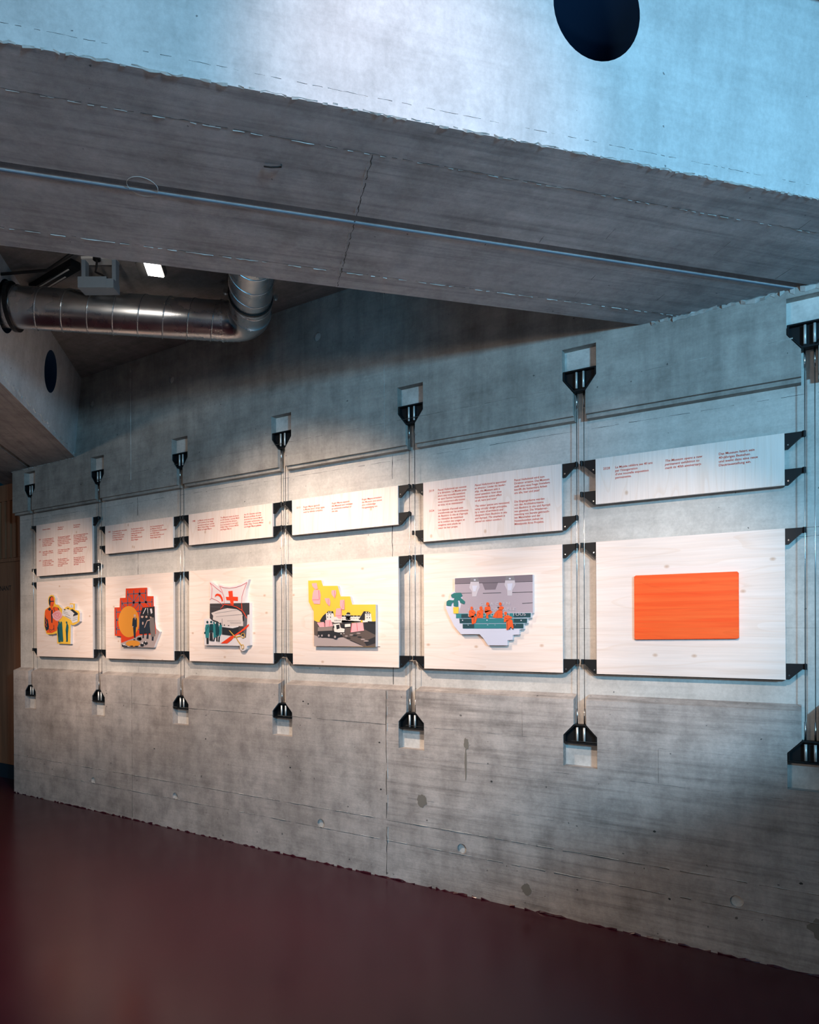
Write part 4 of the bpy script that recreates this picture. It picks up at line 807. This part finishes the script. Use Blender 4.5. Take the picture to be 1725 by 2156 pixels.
cl = ring(b1 + d2 * 0.20, d2, RD, RD + 0.008, 0.010, 'clamp_ring', M_RUBBER, duct)
ring(b1 + d2 * 0.185, d2, RD, RD + 0.008, 0.007, 'clamp_band', M_GALV, duct)
sv = d2.cross(Vector((0, 0, 1))).normalized()
for s in (-1, 1):
    c = b1 + d2 * 0.20 + sv * s * (RD + 0.022)
    MB().cyl(c - d2 * 0.012, c + d2 * 0.012, 0.014, 10).cyl(c - sv * s * 0.022 - d2 * 0.004, c + sv * s * 0.01 - d2 * 0.004, 0.006, 6).build('clamp_bolt', M_STEEL, cl)
ring(a0 + d1 * 0.585, d1, RD, RD + 0.020, 0.012, 'wall_gasket', M_RUBBER, duct)

# ---------------------------------------------------------------- lamps, track and cord in the bay
fl = thing('floodlight', (-2.54, -1.53, 3.22), 'lit floodlight with dark visor under the beam edge near the duct', 'lamp')
lp = Vector((-2.50, -1.535, 3.235))
fx = Vector((0.80, 0.52, -0.02)).normalized(); fn = Vector((0.10, -0.42, -0.90)).normalized(); fx = (fx - fn * fx.dot(fn)).normalized(); fy = fn.cross(fx)
def quad_box(c, ex, ey, ez, hx, hy, hz):
    v = [c + ex * sx * hx + ey * sy * hy + ez * sz * hz for sz in (-1, 1) for sy in (-1, 1) for sx in (-1, 1)]
    return v, [(0, 1, 3, 2), (4, 6, 7, 5), (0, 4, 5, 1), (2, 3, 7, 6), (0, 2, 6, 4), (1, 5, 7, 3)]
MB().add(*quad_box(lp - fn * 0.022, fx, fy, fn, 0.040, 0.036, 0.018)).build('housing', M_BLACK, fl)
MB().add(*quad_box(lp, fx, fy, fn, 0.036, 0.032, 0.003)).build('lens', M_LAMP, fl)
MB().add(*quad_box(lp - fx * 0.054 + fn * 0.012, (fx * 0.8 - fn * 0.6), fy, (fn * 0.8 + fx * 0.6), 0.016, 0.040, 0.0012)).build('visor', M_BLACK, fl)
farp = Vector(PA(-0.6723 / R2, 2.15, 3.30, -1))
MB().tube([lp - fn * 0.035, lp - fn * 0.05 + Vector((0, 0, 0.05)), farp], 0.007, 8).build('arm', M_BLACK, fl)

yk = thing('floodlight', (-3.60, -1.08, 3.62), 'unlit blue-grey floodlight in a U-shaped yoke above the duct', 'lamp')
yx = Vector((0.86, 0.51, 0)).normalized(); yy = Vector((-0.51, 0.86, 0)); yz = Vector((0, 0, 1)); yc = Vector((-3.605, -1.058, 0))
def yb(cx, cy, cz, hx, hy, hz): return quad_box(yc + yx * cx + yy * cy + yz * cz, yx, yy, yz, hx, hy, hz)
MB().add(*yb(0, 0.0, 3.832, 0.100, 0.035, 0.007)).build('mounting_plate', M_WHITEPLATE, yk)
for sx in (-0.092, 0.092): MB().add(*yb(sx, 0, 3.75, 0.012, 0.022, 0.080)).build('yoke_arm', M_BOX, yk)
hb = MB().add(*yb(-0.02, -0.02, 3.668, 0.085, 0.045, 0.033)).build('housing', M_BOX, yk)
MB().add(*yb(0.085, -0.02, 3.662, 0.022, 0.043, 0.027)).build('end_cap', M_BOX, yk)
cp = [yc + yx * a + yy * -0.05 + yz * z for a, z in ((0.0, 3.83), (0.004, 3.80), (0.0, 3.765), (-0.006, 3.735), (0.03, 3.72), (0.06, 3.70), (0.075, 3.67))]
MB().tube(cp, 0.006, 8).build('cord', M_RUBBER, yk, True)
MB().cyl(yc + yy * -0.045 + yz * 3.824, yc + yy * -0.045 + yz * 3.808, 0.022, 14).build('cable_gland', M_RUBBER, yk)

tr = thing('lighting_track', (-3.86, -1.135, 3.78), 'dark lighting track on the slab left of the U-shaped yoke', 'track')
t0, t1 = Vector((-4.25, -1.10, 3.815)), Vector((-3.74, -1.13, 3.815)); td = (t1 - t0).normalized(); tn = Vector((-td.y, td.x, 0))
tc_ = (t0 + t1) / 2; tl = (t1 - t0).length / 2
MB().add(*quad_box(tc_, td, tn, yz, tl, 0.030, 0.022)).build('rail', M_BLACK, tr)
for s, a in ((-0.016, 0.0), (0.018, -0.10)):
    MB().add(*quad_box(tc_ + tn * s - yz * 0.023 + td * a, td, tn, yz, tl * 0.8, 0.004, 0.002)).build('contact_strip', M_WHITEPLATE, tr)
pc = thing('power_cord', (-3.94, -1.318, 3.72), 'black power cord sagging from the left beam to the track', 'cord')
MB().tube([(-4.20, -1.36, 3.74), (-4.107, -1.38, 3.742), (-3.936, -1.318, 3.735), (-3.818, -1.258, 3.74), (-3.72, -1.24, 3.77), (-3.66, -1.22, 3.80), (-3.62, -1.20, 3.825)], 0.009, 8).build('sheath', M_RUBBER, pc, True)
